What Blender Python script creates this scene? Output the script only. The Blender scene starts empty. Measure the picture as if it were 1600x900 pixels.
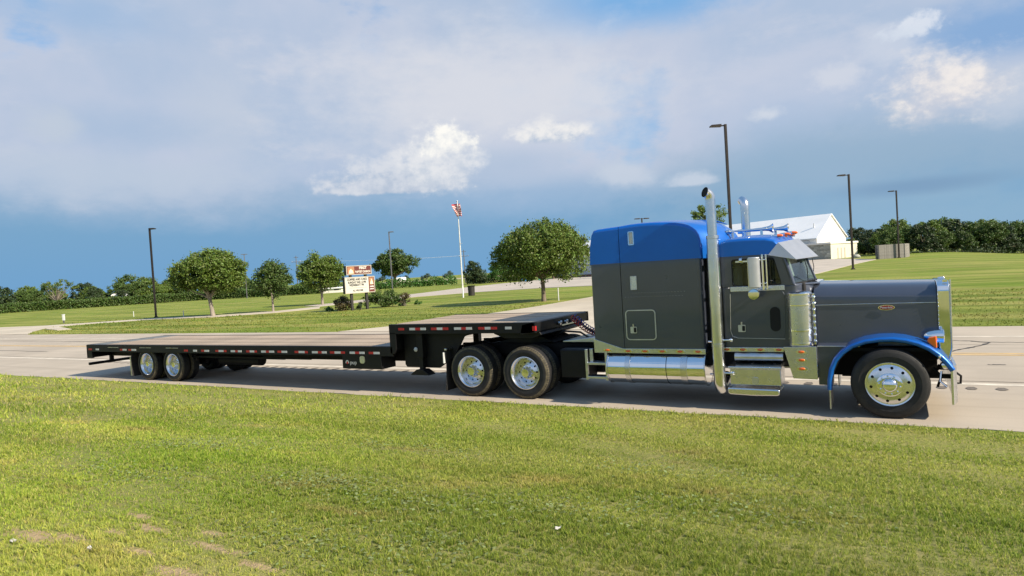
import bpy, bmesh, math, random
import numpy as np
from mathutils import Vector, Matrix, Euler
PI = math.pi
S = bpy.context.scene
COL = S.collection
rnd = random.Random(7)

# ------------------------------------------------------------------ camera
FPX, ROLL, YAW = 1020.0, math.radians(3.5), math.radians(30.1)
PITCH = math.atan(26 / FPX)
CAM_H = 2.56
fwd = Vector((-math.sin(YAW) * math.cos(PITCH), math.cos(YAW) * math.cos(PITCH), -math.sin(PITCH)))
r0 = Vector((math.cos(YAW), math.sin(YAW), 0))
u0 = r0.cross(fwd)
cr = r0 * math.cos(ROLL) - u0 * math.sin(ROLL)
cu = r0 * math.sin(ROLL) + u0 * math.cos(ROLL)
cam_data = bpy.data.cameras.new("camera")
cam = bpy.data.objects.new("camera", cam_data)
COL.objects.link(cam)
m = Matrix((cr, cu, -fwd)).transposed().to_4x4()
m.translation = (0, 0, CAM_H)
cam.matrix_world = m
cam_data.sensor_width = 36
cam_data.lens = FPX / 1600 * 36
cam_data.clip_start = 0.05
cam_data.clip_end = 12000
S.camera = cam

# ------------------------------------------------------------------ sun and view
SUN_EL, SUN_AZ = math.radians(33.5), math.radians(-4)     # azimuth from +X, counter-clockwise
sun_dir = Vector((math.cos(SUN_EL) * math.cos(SUN_AZ), math.cos(SUN_EL) * math.sin(SUN_AZ), math.sin(SUN_EL)))
sd = bpy.data.lights.new("sun", 'SUN')
sd.energy = 4.4
sd.angle = math.radians(0.6)
sd.color = (1.0, 0.88, 0.70)
sun = bpy.data.objects.new("sun", sd)
COL.objects.link(sun)
sun.rotation_euler = sun_dir.to_track_quat('Z', 'Y').to_euler()
S.view_settings.view_transform = 'Standard'
S.view_settings.look = 'None'
S.view_settings.gamma = 1
S.view_settings.exposure = 0.85
EXPO = 2 ** 0.85
S.render.engine = 'CYCLES'
S.cycles.use_denoising = True
S.cycles.max_bounces = 8
S.cycles.transparent_max_bounces = 12
S.cycles.caustics_reflective = False
S.cycles.caustics_refractive = False

# ------------------------------------------------------------------ node helpers
class NT:
    def __init__(s, tree):
        s.t = tree; s.n = tree.nodes; s.l = tree.links
    def new(s, typ, **kw):
        nd = s.n.new(typ)
        for k, v in kw.items(): setattr(nd, k, v)
        return nd
    def put(s, sock, v):
        if isinstance(v, bpy.types.NodeSocket): s.l.new(v, sock)
        elif v is not None:
            try: sock.default_value = v
            except Exception: sock.default_value = (*v, 1.0)
    def math(s, op, a, b=None, c=None, clamp=False):
        nd = s.new('ShaderNodeMath', operation=op, use_clamp=clamp)
        s.put(nd.inputs[0], a)
        if b is not None: s.put(nd.inputs[1], b)
        if c is not None: s.put(nd.inputs[2], c)
        return nd.outputs[0]
    def dot(s, a, b):
        nd = s.new('ShaderNodeVectorMath', operation='DOT_PRODUCT')
        s.put(nd.inputs[0], a); s.put(nd.inputs[1], b)
        return nd.outputs['Value']
    def step(s, v, lo, hi, to0=0.0, to1=1.0):
        nd = s.new('ShaderNodeMapRange', interpolation_type='SMOOTHSTEP', clamp=True)
        s.put(nd.inputs['Value'], v)
        for k, x in zip(('From Min', 'From Max', 'To Min', 'To Max'), (lo, hi, to0, to1)): s.put(nd.inputs[k], x)
        return nd.outputs['Result']
    def mix(s, f, a, b):
        nd = s.new('ShaderNodeMix', data_type='RGBA')
        s.put(nd.inputs[0], f); s.put(nd.inputs[6], a); s.put(nd.inputs[7], b)
        return nd.outputs[2]
    def noise(s, vec, scale, detail=4, rough=0.5, out='Fac', dist=0.0):
        nd = s.new('ShaderNodeTexNoise')
        if vec is not None: s.l.new(vec, nd.inputs['Vector'])
        nd.inputs['Scale'].default_value = scale
        nd.inputs['Detail'].default_value = detail
        nd.inputs['Roughness'].default_value = rough
        nd.inputs['Distortion'].default_value = dist
        return nd.outputs[out]
    def scale(s, vec, xyz, loc=(0, 0, 0), rot=(0, 0, 0)):
        nd = s.new('ShaderNodeMapping')
        s.l.new(vec, nd.inputs['Vector'])
        nd.inputs['Scale'].default_value = xyz
        nd.inputs['Location'].default_value = loc
        nd.inputs['Rotation'].default_value = rot
        return nd.outputs[0]

def lin(r, g, b):
    f = lambda c: c / 12.92 if c <= 0.04045 else ((c + 0.055) / 1.055) ** 2.4
    return tuple(f(x / 255) for x in (r, g, b)) + (1.0,)

# ------------------------------------------------------------------ sky (world): clear Nishita sky behind cloud layers laid out by compass direction
W = bpy.data.worlds.new("World")
S.world = W
W.use_nodes = True
w = NT(W.node_tree)
w.n.clear()
SKY_STR = 0.10
def skycol(r, g, b):                      # the radiance that shows as this colour
    return tuple(c / EXPO / SKY_STR for c in lin(r, g, b)[:3]) + (1.0,)
tc = w.new('ShaderNodeTexCoord')
D = tc.outputs['Generated']
sep = w.new('ShaderNodeSeparateXYZ'); w.l.new(D, sep.inputs[0])
EL = sep.outputs['Z']
sky = w.new('ShaderNodeTexSky', sky_type='NISHITA')
sky.sun_disc = False
sky.sun_elevation = SUN_EL
sky.sun_rotation = math.radians(90) - SUN_AZ
sky.air_density = 1.0; sky.dust_density = 1.5; sky.ozone_density = 1.0
nA = w.noise(D, 3.0, 5, 0.55)
nB = w.noise(w.scale(D, (1, 1, 2.5)), 7.0, 6, 0.6)
nC = w.noise(w.scale(D, (1, 1, 1.6)), 22.0, 6, 0.62)
nD = w.noise(D, 75.0, 5, 0.6)
nDc = w.math('SUBTRACT', nD, 0.5)
nAc = w.math('SUBTRACT', nA, 0.5); nBc = w.math('SUBTRACT', nB, 0.5); nCc = w.math('SUBTRACT', nC, 0.5)
# high sheet of cloud: lavender grey, brighter and darker fields
sheet = w.mix(w.step(nA, 0.38, 0.64), skycol(174, 193, 219), skycol(193, 203, 223))
sheet = w.mix(w.math('MULTIPLY', w.step(nB, 0.5, 0.72), 0.55), sheet, skycol(206, 211, 225))
sheet = w.mix(w.math('MULTIPLY', w.step(nC, 0.56, 0.8), 0.3), sheet, skycol(168, 187, 216))
gap = w.step(w.math('ADD', w.math('ADD', w.math('MULTIPLY', nAc, 1.5), w.math('MULTIPLY', nBc, 0.8)), EL), 0.42, 0.62)
above = w.mix(gap, sheet, w.mix(0.6, sky.outputs[0], skycol(124, 174, 224)))
# rain-blue band under the sheet
band = w.mix(w.step(EL, -0.02, 0.15), skycol(114, 163, 206), skycol(126, 168, 201))
eb = w.math('ADD', EL, w.math('ADD', w.math('MULTIPLY', nAc, 0.06), w.math('ADD', w.math('MULTIPLY', nBc, 0.05), w.math('MULTIPLY', nCc, 0.025))))
col = w.mix(w.step(eb, 0.080, 0.165), band, above)

def cdir(px, py):
    d = fwd * FPX + cr * (px - 800) + cu * (450 - py)
    return d.normalized()
def blob(col, px, py, ax, ay, c, amount=1.0, lo=0.35, hi=1.0, warp=0.5, fine=0.3, flat=None, shade=None, tiny=0.0):
    """one cloud: centred on a compass direction, ax by ay wide (1020 units = one radian at its centre), edge torn by noise"""
    d0 = cdir(px, py)
    rr = Vector((0, 0, 1)).cross(d0).normalized() * -1
    uu = rr.cross(d0)
    if uu.z < 0: uu = -uu
    q = w.dot(D, tuple(d0))
    qq = w.math('MAXIMUM', q, 0.05)
    a = w.math('MULTIPLY', w.math('DIVIDE', w.dot(D, tuple(rr)), qq), FPX / ax)
    b0 = w.math('MULTIPLY', w.math('DIVIDE', w.dot(D, tuple(uu)), qq), FPX / ay)
    b = b0
    if flat: b = w.math('MAXIMUM', b0, w.math('MULTIPLY', b0, -flat))
    d2 = w.math('SQRT', w.math('ADD', w.math('MULTIPLY', a, a), w.math('MULTIPLY', b, b)))
    d2 = w.math('ADD', d2, w.math('ADD', w.math('MULTIPLY', nBc, -2 * warp), w.math('MULTIPLY', nCc, -2 * fine)))
    if tiny: d2 = w.math('ADD', d2, w.math('MULTIPLY', nDc, -2 * tiny))
    msk = w.math('MULTIPLY', w.step(d2, lo, hi, 1.0, 0.0), amount)
    msk = w.math('MULTIPLY', msk, w.step(q, 0.3, 0.6))
    cc = c
    if shade:
        t = w.math('ADD', w.math('MULTIPLY', b0, 0.5), w.math('ADD', w.math('MULTIPLY', nCc, 2.0), w.math('MULTIPLY', nDc, 1.2)))
        cc = w.mix(w.step(t, -0.45, 0.4), shade, c)
    return w.mix(msk, col, cc)
K = skycol
col = blob(col, 1000, -5, 210, 62, K(124, 176, 226), 0.95, 0.2, 1.1)
col = blob(col, 1560, 45, 130, 60, K(122, 166, 214), 0.8, 0.2, 1.1)
col = blob(col, 60, 10, 160, 40, K(150, 184, 222), 0.6, 0.1, 1.2)
col = blob(col, 1330, 255, 420, 85, K(150, 178, 203), 0.85, 0.1, 1.2, 0.3)
col = blob(col, 1400, 350, 500, 60, K(146, 180, 206), 0.8, 0.2, 1.2, 0.2)
col = blob(col, 1430, 290, 130, 15, K(124, 157, 190), 0.75, 0.1, 1.1, 0.3)
col = blob(col, 760, 150, 330, 125, K(217, 220, 229), 0.9, 0.1, 1.25, 0.6, 0.4)
col = blob(col, 830, 310, 260, 45, K(150, 181, 213), 0.7, 0.1, 1.2, 0.4)
col = blob(col, 345, 180, 75, 95, K(200, 208, 222), 0.6, 0.1, 1.2, 0.4)
col = blob(col, 200, 275, 270, 48, K(188, 202, 220), 0.75, 0.1, 1.1, 0.6)
col = blob(col, 200, 200, 150, 40, K(160, 186, 216), 0.5, 0.1, 1.1, 0.4)
col = blob(col, 85, 195, 45, 30, K(196, 206, 220), 0.7, 0.2, 1.0, 0.6, 0.5)
col = blob(col, 1230, 120, 200, 70, K(196, 205, 224), 0.75, 0.1, 1.1, 0.5)
col = blob(col, 1390, 70, 50, 45, K(205, 213, 228), 0.7, 0.2, 1.0, 0.7, 0.6)
col = blob(col, 1570, 140, 60, 60, K(196, 206, 222), 0.8, 0.3, 1.0, 0.5, 0.4)
col = blob(col, 980, 272, 70, 32, K(200, 210, 225), 0.85, 0.2, 1.0, 0.5, 0.5)
col = blob(col, 1085, 285, 55, 22, K(200, 211, 226), 0.85, 0.3, 1.0, 0.5, 0.6, 3)
col = blob(col, 848, 214, 88, 34, K(240, 239, 238), 0.95, 0.35, 0.95, 0.5, 0.6, 2, K(180, 195, 216))
col = blob(col, 800, 258, 130, 42, K(176, 194, 218), 0.75, 0.2, 1.1, 0.4, 0.4)
col = blob(col, 600, 296, 150, 62, K(216, 221, 230), 0.95, 0.45, 0.9, 0.4, 0.5, 6, K(186, 198, 216), 0.22)
col = blob(col, 690, 258, 82, 78, K(230, 232, 236), 0.9, 0.4, 0.95, 0.4, 0.5, 1.5, K(198, 208, 222), 0.22)
col = blob(col, 705, 222, 66, 36, K(255, 253, 247), 1.0, 0.45, 0.85, 0.45, 0.6, 1.5, K(216, 221, 229), 0.35)
col = blob(col, 1200, 178, 32, 14, K(212, 219, 230), 0.8, 0.2, 1.1, 0.4, 0.5, None, None, 0.4)
col = blob(col, 1480, 135, 92, 58, K(243, 237, 233), 0.95, 0.2, 1.05, 0.6, 0.55, None, K(207, 210, 221), 0.2)
col = blob(col, 1440, 34, 34, 16, K(224, 230, 240), 0.85, 0.2, 1.1, 0.7, 1.0, None, None, 0.9)
col = blob(col, 1410, 50, 30, 9, K(214, 223, 236), 0.7, 0.2, 1.1, 0.7, 0.8, None, None, 0.8)
col = blob(col, 1310, 118, 42, 20, K(216, 220, 230), 0.6, 0.2, 1.1, 0.6, 0.5, None, None, 0.5)
bg = w.new('ShaderNodeBackground')
w.l.new(col, bg.inputs['Color'])
bg.inputs['Strength'].default_value = SKY_STR
wo = w.new('ShaderNodeOutputWorld')
w.l.new(bg.outputs[0], wo.inputs['Surface'])
W.cycles.sampling_method = 'MANUAL'
W.cycles.sample_map_resolution = 512

# ------------------------------------------------------------------ materials
def material(name, base, rough=0.6, metal=0.0, coat=0.0, vary=0.0, vscale=5.0, bump=0.0, bscale=40.0, spec=0.5, rand=0.0, island=0.0, coords='Object', trans=0.0, stretch=(1, 1, 1), flake=0.0):
    mt = bpy.data.materials.new(name)
    mt.use_nodes = True
    t = NT(mt.node_tree)
    b = t.n['Principled BSDF']
    c = tuple(base) + (1.0,) if len(base) == 3 else base
    co = t.new('ShaderNodeTexCoord').outputs[coords]
    colr = c
    if vary:
        nz = t.noise(t.scale(co, stretch), vscale, 6, 0.6)
        f = t.step(nz, 0.25, 0.75)
        colr = t.mix(f, tuple(x * (1 - vary) for x in c[:3]) + (1,), tuple(min(1, x * (1 + vary)) for x in c[:3]) + (1,))
    if rand or island:
        src = t.new('ShaderNodeObjectInfo').outputs['Random'] if rand else t.new('ShaderNodeNewGeometry').outputs['Random Per Island']
        k = rand or island
        hsv = t.new('ShaderNodeHueSaturation')
        t.put(hsv.inputs['Value'], t.math('MULTIPLY_ADD', src, 2 * k, 1 - k))
        t.put(hsv.inputs['Color'], colr)
        if island: t.put(hsv.inputs['Hue'], t.math('MULTIPLY_ADD', src, 0.05, 0.475))
        colr = hsv.outputs[0]
    t.put(b.inputs['Base Color'], colr)
    b.inputs['Roughness'].default_value = rough
    b.inputs['Metallic'].default_value = metal
    b.inputs['Specular IOR Level'].default_value = spec
    b.inputs['Coat Weight'].default_value = coat
    b.inputs['Coat Roughness'].default_value = 0.04
    if vary and rough > 0.02:
        t.put(b.inputs['Roughness'], t.math('MULTIPLY_ADD', t.noise(co, vscale * 2.3, 4), rough * 0.4, rough * 0.8))
    if bump:
        bp = t.new('ShaderNodeBump')
        bp.inputs['Strength'].default_value = bump
        bp.inputs['Distance'].default_value = 0.02
        t.put(bp.inputs['Height'], t.noise(t.scale(co, stretch), bscale, 5, 0.6))
        t.l.new(bp.outputs[0], b.inputs['Normal'])
    if trans:
        tr = t.new('ShaderNodeBsdfTranslucent')
        t.put(tr.inputs['Color'], colr)
        ms = t.new('ShaderNodeMixShader')
        ms.inputs[0].default_value = trans
        t.l.new(b.outputs[0], ms.inputs[1]); t.l.new(tr.outputs[0], ms.inputs[2])
        t.l.new(ms.outputs[0], t.n['Material Output'].inputs['Surface'])
    return mt

MT = {}
def M(k, *a, **kw):
    MT[k] = material(k, *a, **kw); return MT[k]
M('chrome', (0.84, 0.85, 0.87), 0.08, 1.0, vary=0.04, vscale=3, bump=0.01, bscale=3)
M('visor_metal', (0.54, 0.55, 0.57), 0.34, 0.8, vary=0.05, vscale=4)
M('rim_metal', (0.74, 0.75, 0.77), 0.22, 1.0, vary=0.06, vscale=6, bump=0.03, bscale=8)
M('polished', (0.70, 0.71, 0.73), 0.26, 1.0, vary=0.05, vscale=4, bump=0.015, bscale=5)
M('aluminium', (0.62, 0.63, 0.64), 0.34, 1.0, vary=0.12, vscale=9)
M('gray_paint', (0.064, 0.076, 0.108), 0.30, 0.4, coat=1.0, vary=0.05, vscale=2)
M('blue_paint', (0.0, 0.118, 0.50), 0.36, 0.3, coat=0.5, vary=0.05, vscale=2)
M('rubber', (0.016, 0.016, 0.017), 0.75, vary=0.35, vscale=6, bump=0.15, bscale=60)
M('dusty_rubber', (0.10, 0.085, 0.055), 0.9, vary=0.5, vscale=14, bump=0.2, bscale=60)
M('black_paint', (0.006, 0.006, 0.007), 0.5, vary=0.3, vscale=4, spec=0.3)
M('black_frame', (0.005, 0.005, 0.006), 0.6, vary=0.4, vscale=6, spec=0.25)
M('black_gap', (0.003, 0.003, 0.003), 0.8)
M('amber', (0.75, 0.13, 0.008), 0.2, coat=1.0, vary=0.1, vscale=30)
M('red_tape', (0.42, 0.018, 0.022), 0.35, vary=0.15, vscale=20)
M('white_tape', (0.58, 0.58, 0.58), 0.35, vary=0.1, vscale=20)
M('white_paint', (0.78, 0.77, 0.74), 0.5, vary=0.06, vscale=2)
M('white_plastic', (0.56, 0.57, 0.57), 0.35, vary=0.05)
M('red_enamel', (0.30, 0.010, 0.016), 0.25, coat=1.0)
M('deck_wood', (0.34, 0.265, 0.195), 0.8, vary=0.42, vscale=2.2, stretch=(0.25, 6, 6), rand=0.24, bump=0.25, bscale=12)
M('sheet_gray', (0.19, 0.19, 0.17), 0.55, 0.3, vary=0.25, vscale=5, bump=0.2, bscale=50)
M('interior', (0.012, 0.012, 0.013), 0.8, vary=0.2)
M('tan_seat', (0.11, 0.10, 0.09), 0.8, vary=0.2)
M('bronze_pole', (0.028, 0.022, 0.019), 0.45, 0.4, vary=0.2)
M('gray_pole', (0.13, 0.13, 0.14), 0.5, 0.3, vary=0.2)
M('flag_white', (0.78, 0.76, 0.75), 0.8, trans=0.3)
M('flag_red', (0.50, 0.03, 0.04), 0.8, trans=0.3)
M('flag_blue', (0.02, 0.04, 0.22), 0.8, trans=0.3)
M('roof_white', (0.93, 0.92, 0.90), 0.4, vary=0.04, vscale=0.5)
M('wall_white', (0.72, 0.70, 0.64), 0.6, vary=0.05, vscale=0.7)
M('wall_ribbed', (0.62, 0.64, 0.67), 0.5, vary=0.05, vscale=0.7)
M('green_trim', (0.05, 0.085, 0.05), 0.6, vary=0.2)
M('brick_base', (0.24, 0.12, 0.085), 0.8, vary=0.3, vscale=3)
M('cream', (0.60, 0.585, 0.48), 0.7, vary=0.06, vscale=1)
M('stone_gap', (0.24, 0.23, 0.20), 0.9)
M('stone', (0.38, 0.385, 0.33), 0.85, vary=0.25, vscale=2, rand=0.3, bump=0.3, bscale=6)
M('door_dark', (0.03, 0.035, 0.03), 0.4)
M('board', (0.215, 0.205, 0.19), 0.85, vary=0.2, vscale=3, rand=0.15)
M('sign_brown', (0.11, 0.018, 0.014), 0.45, vary=0.1)
M('sign_white', (0.55, 0.53, 0.48), 0.4, vary=0.04)
M('sign_frame', (0.42, 0.38, 0.32), 0.5, vary=0.1)
M('sign_orange', (0.36, 0.17, 0.085), 0.45, vary=0.2, vscale=4)
M('sign_cream', (0.78, 0.66, 0.46), 0.45, vary=0.1)
M('letter', (0.015, 0.014, 0.016), 0.6)
M('dark_plastic', (0.02, 0.018, 0.016), 0.6, vary=0.2)
M('blue_bin', (0.08, 0.30, 0.62), 0.5, vary=0.1)
M('green_bin', (0.06, 0.36, 0.22), 0.5, vary=0.1)
M('gutter', (0.55, 0.57, 0.58), 0.45, vary=0.1)
M('bark', (0.15, 0.12, 0.09), 0.9, vary=0.4, vscale=6, bump=0.5, bscale=14, stretch=(1, 1, 0.3))
M('pale_bark', (0.24, 0.21, 0.175), 0.9, vary=0.3, vscale=6, bump=0.4, bscale=14, stretch=(1, 1, 0.3))
M('leaf_bright', (0.105, 0.150, 0.022), 0.55, island=0.42, trans=0.28)
M('leaf_mid', (0.112, 0.168, 0.025), 0.55, island=0.32, trans=0.25)
M('leaf_deep', (0.070, 0.118, 0.022), 0.6, island=0.32, trans=0.22)
M('leaf_dark', (0.034, 0.060, 0.019), 0.6, island=0.35, trans=0.15)
M('leaf_green', (0.060, 0.145, 0.022), 0.55, island=0.4, trans=0.25)
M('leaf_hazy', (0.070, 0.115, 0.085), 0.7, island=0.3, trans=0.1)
M('leaf_bronze', (0.095, 0.075, 0.030), 0.6, island=0.5, trans=0.2)
M('clover', (0.22, 0.26, 0.115), 0.9, spec=0.0, island=0.35, trans=0.3)
M('twig', (0.20, 0.17, 0.14), 0.9, vary=0.2)
M('cable_red', (0.50, 0.03, 0.03), 0.4)
M('cable_blue', (0.03, 0.06, 0.40), 0.4)
M('paper', (0.42, 0.41, 0.39), 0.7, vary=0.1, vscale=30)
M('tar', (0.045, 0.040, 0.036), 0.7, vary=0.3, vscale=9)
M('line_white', (0.62, 0.56, 0.46), 0.7, vary=0.22, vscale=3, bump=0.1)
M('line_yellow', (0.60, 0.40, 0.16), 0.7, vary=0.2, vscale=3, bump=0.1)
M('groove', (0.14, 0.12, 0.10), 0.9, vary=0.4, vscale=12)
M('pale_field', (0.36, 0.31, 0.20), 0.9, vary=0.3, vscale=0.2)

def glass_material():
    mt = bpy.data.materials.new('window_glass'); mt.use_nodes = True
    t = NT(mt.node_tree); t.n.remove(t.n['Principled BSDF'])
    tr = t.new('ShaderNodeBsdfTransparent'); tr.inputs[0].default_value = (0.86, 0.94, 0.90, 1)
    gl = t.new('ShaderNodeBsdfGlossy'); gl.inputs['Roughness'].default_value = 0.02
    lw = t.new('ShaderNodeLayerWeight'); lw.inputs['Blend'].default_value = 0.5
    fr_ = t.math('MULTIPLY_ADD', t.math('POWER', lw.outputs['Facing'], 4.0), 0.8, 0.03)
    ms = t.new('ShaderNodeMixShader')
    t.l.new(fr_, ms.inputs[0]); t.l.new(tr.outputs[0], ms.inputs[1]); t.l.new(gl.outputs[0], ms.inputs[2])
    t.l.new(ms.outputs[0], t.n['Material Output'].inputs['Surface'])
    return mt
MT['glass'] = glass_material()

def road_material(name, base, lanes):
    mt = bpy.data.materials.new(name); mt.use_nodes = True
    t = NT(mt.node_tree); b = t.n['Principled BSDF']
    co = t.new('ShaderNodeTexCoord').outputs['Object']
    big = t.noise(co, 0.25, 5, 0.6)
    c = t.mix(t.step(big, 0.3, 0.7), tuple(x * 0.86 for x in base) + (1,), tuple(x * 1.08 for x in base) + (1,))
    if lanes:
        streak = t.noise(t.scale(co, (0.012, 1.6, 1)), 1.6, 6, 0.65)
        c = t.mix(t.math('MULTIPLY', t.step(streak, 0.52, 0.72), 0.55), c, tuple(x * 0.62 for x in base) + (1,))
        thin = t.noise(t.scale(co, (0.01, 9, 1)), 1.2, 3, 0.5)
        c = t.mix(t.math('MULTIPLY', t.step(thin, 0.62, 0.74), 0.45), c, tuple(x * 0.5 for x in base) + (1,))
    fine = t.noise(co, 45, 6, 0.7)
    c = t.mix(t.math('MULTIPLY', t.step(fine, 0.45, 0.8), 0.35), c, tuple(x * 0.55 for x in base) + (1,))
    t.put(b.inputs['Base Color'], c)
    b.inputs['Roughness'].default_value = 0.82
    bp = t.new('ShaderNodeBump'); bp.inputs['Strength'].default_value = 0.35; bp.inputs['Distance'].default_value = 0.01
    t.put(bp.inputs['Height'], fine); t.l.new(bp.outputs[0], b.inputs['Normal'])
    return mt
MT['road'] = road_material('road_concrete', (0.42, 0.36, 0.285), True)
MT['drive'] = road_material('drive_concrete', (0.50, 0.435, 0.34), False)
MT['lot'] = road_material('lot_concrete', (0.45, 0.395, 0.33), False)

def lawn_colour(t, co):
    """colour of the lawn at a place: mowing lines along the road, lusher and drier patches"""
    big = t.noise(co, 0.13, 4, 0.55)
    row = t.noise(t.scale(co, (0.06, 0.75, 1)), 1.0, 4, 0.55)
    mid = t.noise(t.scale(co, (0.55, 1.3, 1)), 0.9, 5, 0.6)
    fin = t.noise(co, 5.0, 5, 0.65)
    row2 = t.noise(t.scale(co, (0.05, 0.42, 1), (5.3, 1.1, 0), (0, 0, 0.035)), 1.0, 4, 0.5)
    c = t.mix(t.step(row, 0.42, 0.58), (0.130, 0.170, 0.024, 1), (0.265, 0.285, 0.062, 1))
    c = t.mix(t.math('MULTIPLY', t.step(big, 0.42, 0.66), 0.6), c, (0.135, 0.225, 0.016, 1))
    c = t.mix(t.math('MULTIPLY', t.step(mid, 0.54, 0.74), 0.75), c, (0.330, 0.270, 0.085, 1))
    c = t.mix(t.math('MULTIPLY', t.step(row2, 0.50, 0.62), 0.55), c, (0.30, 0.285, 0.085, 1))
    c = t.mix(t.math('MULTIPLY', t.step(row2, 0.48, 0.38), 0.5), c, (0.115, 0.165, 0.022, 1))
    c = t.mix(t.math('MULTIPLY', t.step(fin, 0.52, 0.74), 0.6), c, (0.088, 0.118, 0.016, 1))
    brn = t.noise(t.scale(co, (0.35, 0.8, 1), (3.1, 7.7, 0)), 1.6, 5, 0.65)
    c = t.mix(t.math('MULTIPLY', t.step(brn, 0.57, 0.72), 0.6), c, (0.215, 0.165, 0.065, 1))
    sy = t.new('ShaderNodeSeparateXYZ'); t.l.new(co, sy.inputs[0])
    lush = t.math('MULTIPLY', t.step(sy.outputs['Y'], 7.2, 10.0), t.step(sy.outputs['Y'], 12.5, 12.0))      # the strip along the road edge stays greener
    c = t.mix(t.math('MULTIPLY', lush, t.step(mid, 0.3, 0.6, 0.75, 0.35)), c, (0.150, 0.225, 0.022, 1))
    return c, mid, fin
DIRT = [(-4.55, 2.62, 0.24, 0.055), (-3.82, 2.58, 0.26, 0.05), (-5.15, 2.15, 0.34, 0.08), (-4.85, 2.25, 0.2, 0.06), (-3.63, 2.24, 0.22, 0.06), (-4.2, 2.32, 0.16, 0.05), (-4.9, 2.75, 0.16, 0.04), (-3.3, 2.5, 0.16, 0.04), (-4.1, 2.75, 0.12, 0.04), (-4.75, 2.45, 0.14, 0.04)]
def ground_material():
    mt = bpy.data.materials.new('lawn_ground'); mt.use_nodes = True
    t = NT(mt.node_tree); b = t.n['Principled BSDF']
    co = t.new('ShaderNodeTexCoord').outputs['Object']
    c, mid, fin = lawn_colour(t, co)
    s = t.new('ShaderNodeSeparateXYZ'); t.l.new(co, s.inputs[0])
    near = t.step(s.outputs['Y'], 10.9, 10.4)                       # thatch and soil show between the blades
    c = t.mix(t.math('MULTIPLY', near, t.step(fin, 0.35, 0.7, 0.35, 0.75)), c, (0.34, 0.30, 0.12, 1))
    f = None; fin2 = t.noise(co, 17.0, 4, 0.6)
    for (x, y, a, bb) in DIRT:                                      # bare, trodden soil
        dx = t.math('DIVIDE', t.math('SUBTRACT', s.outputs['X'], x), a)
        dy = t.math('DIVIDE', t.math('SUBTRACT', s.outputs['Y'], y), bb)
        d = t.math('SQRT', t.math('ADD', t.math('MULTIPLY', dx, dx), t.math('MULTIPLY', dy, dy)))
        g = t.step(t.math('ADD', d, t.math('MULTIPLY_ADD', t.math('SUBTRACT', fin, 0.5), -1.8, t.math('MULTIPLY', t.math('SUBTRACT', fin2, 0.5), -2.6))), 0.55, 1.2, 1.0, 0.0)
        f = g if f is None else t.math('MAXIMUM', f, g)
    c = t.mix(f, c, t.mix(t.noise(co, 30, 4), (0.33, 0.235, 0.12, 1), (0.52, 0.40, 0.235, 1)))
    t.put(b.inputs['Base Color'], c)
    b.inputs['Roughness'].default_value = 0.9
    b.inputs['Specular IOR Level'].default_value = 0.15
    bp = t.new('ShaderNodeBump'); bp.inputs['Strength'].default_value = 0.9; bp.inputs['Distance'].default_value = 0.06
    t.put(bp.inputs['Height'], t.noise(co, 11, 6, 0.75)); t.l.new(bp.outputs[0], b.inputs['Normal'])
    return mt
MT['ground'] = ground_material()
def blade_material(name, v0, v1, sat, dr):
    mt = bpy.data.materials.new(name); mt.use_nodes = True
    t = NT(mt.node_tree); b = t.n['Principled BSDF']
    co = t.new('ShaderNodeTexCoord').outputs['Object']
    c, mid, fin = lawn_colour(t, co)
    isl = t.new('ShaderNodeNewGeometry').outputs['Random Per Island']
    hsv = t.new('ShaderNodeHueSaturation')
    t.put(hsv.inputs['Color'], c)
    t.put(hsv.inputs['Saturation'], sat)
    t.put(hsv.inputs['Value'], t.math('MULTIPLY_ADD', isl, v1, v0))
    t.put(hsv.inputs['Hue'], t.math('MULTIPLY_ADD', isl, -0.05, 0.518))
    dry = t.step(isl, 0.84, 0.9)
    c2 = t.mix(t.math('MULTIPLY', dry, dr), hsv.outputs[0], (0.46, 0.38, 0.19, 1))
    t.put(b.inputs['Base Color'], c2)
    b.inputs['Roughness'].default_value = 0.55
    b.inputs['Specular IOR Level'].default_value = 0.25
    tr = t.new('ShaderNodeBsdfTranslucent'); t.put(tr.inputs['Color'], c2)
    ms = t.new('ShaderNodeMixShader'); ms.inputs[0].default_value = 0.4
    t.l.new(b.outputs[0], ms.inputs[1]); t.l.new(tr.outputs[0], ms.inputs[2])
    t.l.new(ms.outputs[0], t.n['Material Output'].inputs['Surface'])
    return mt
MT['blades'] = blade_material('grass_blades', 1.12, 1.25, 1.0, 0.6)
MT['far_blades'] = blade_material('far_grass_blades', 0.7, 0.5, 1.0, 0.2)

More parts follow.
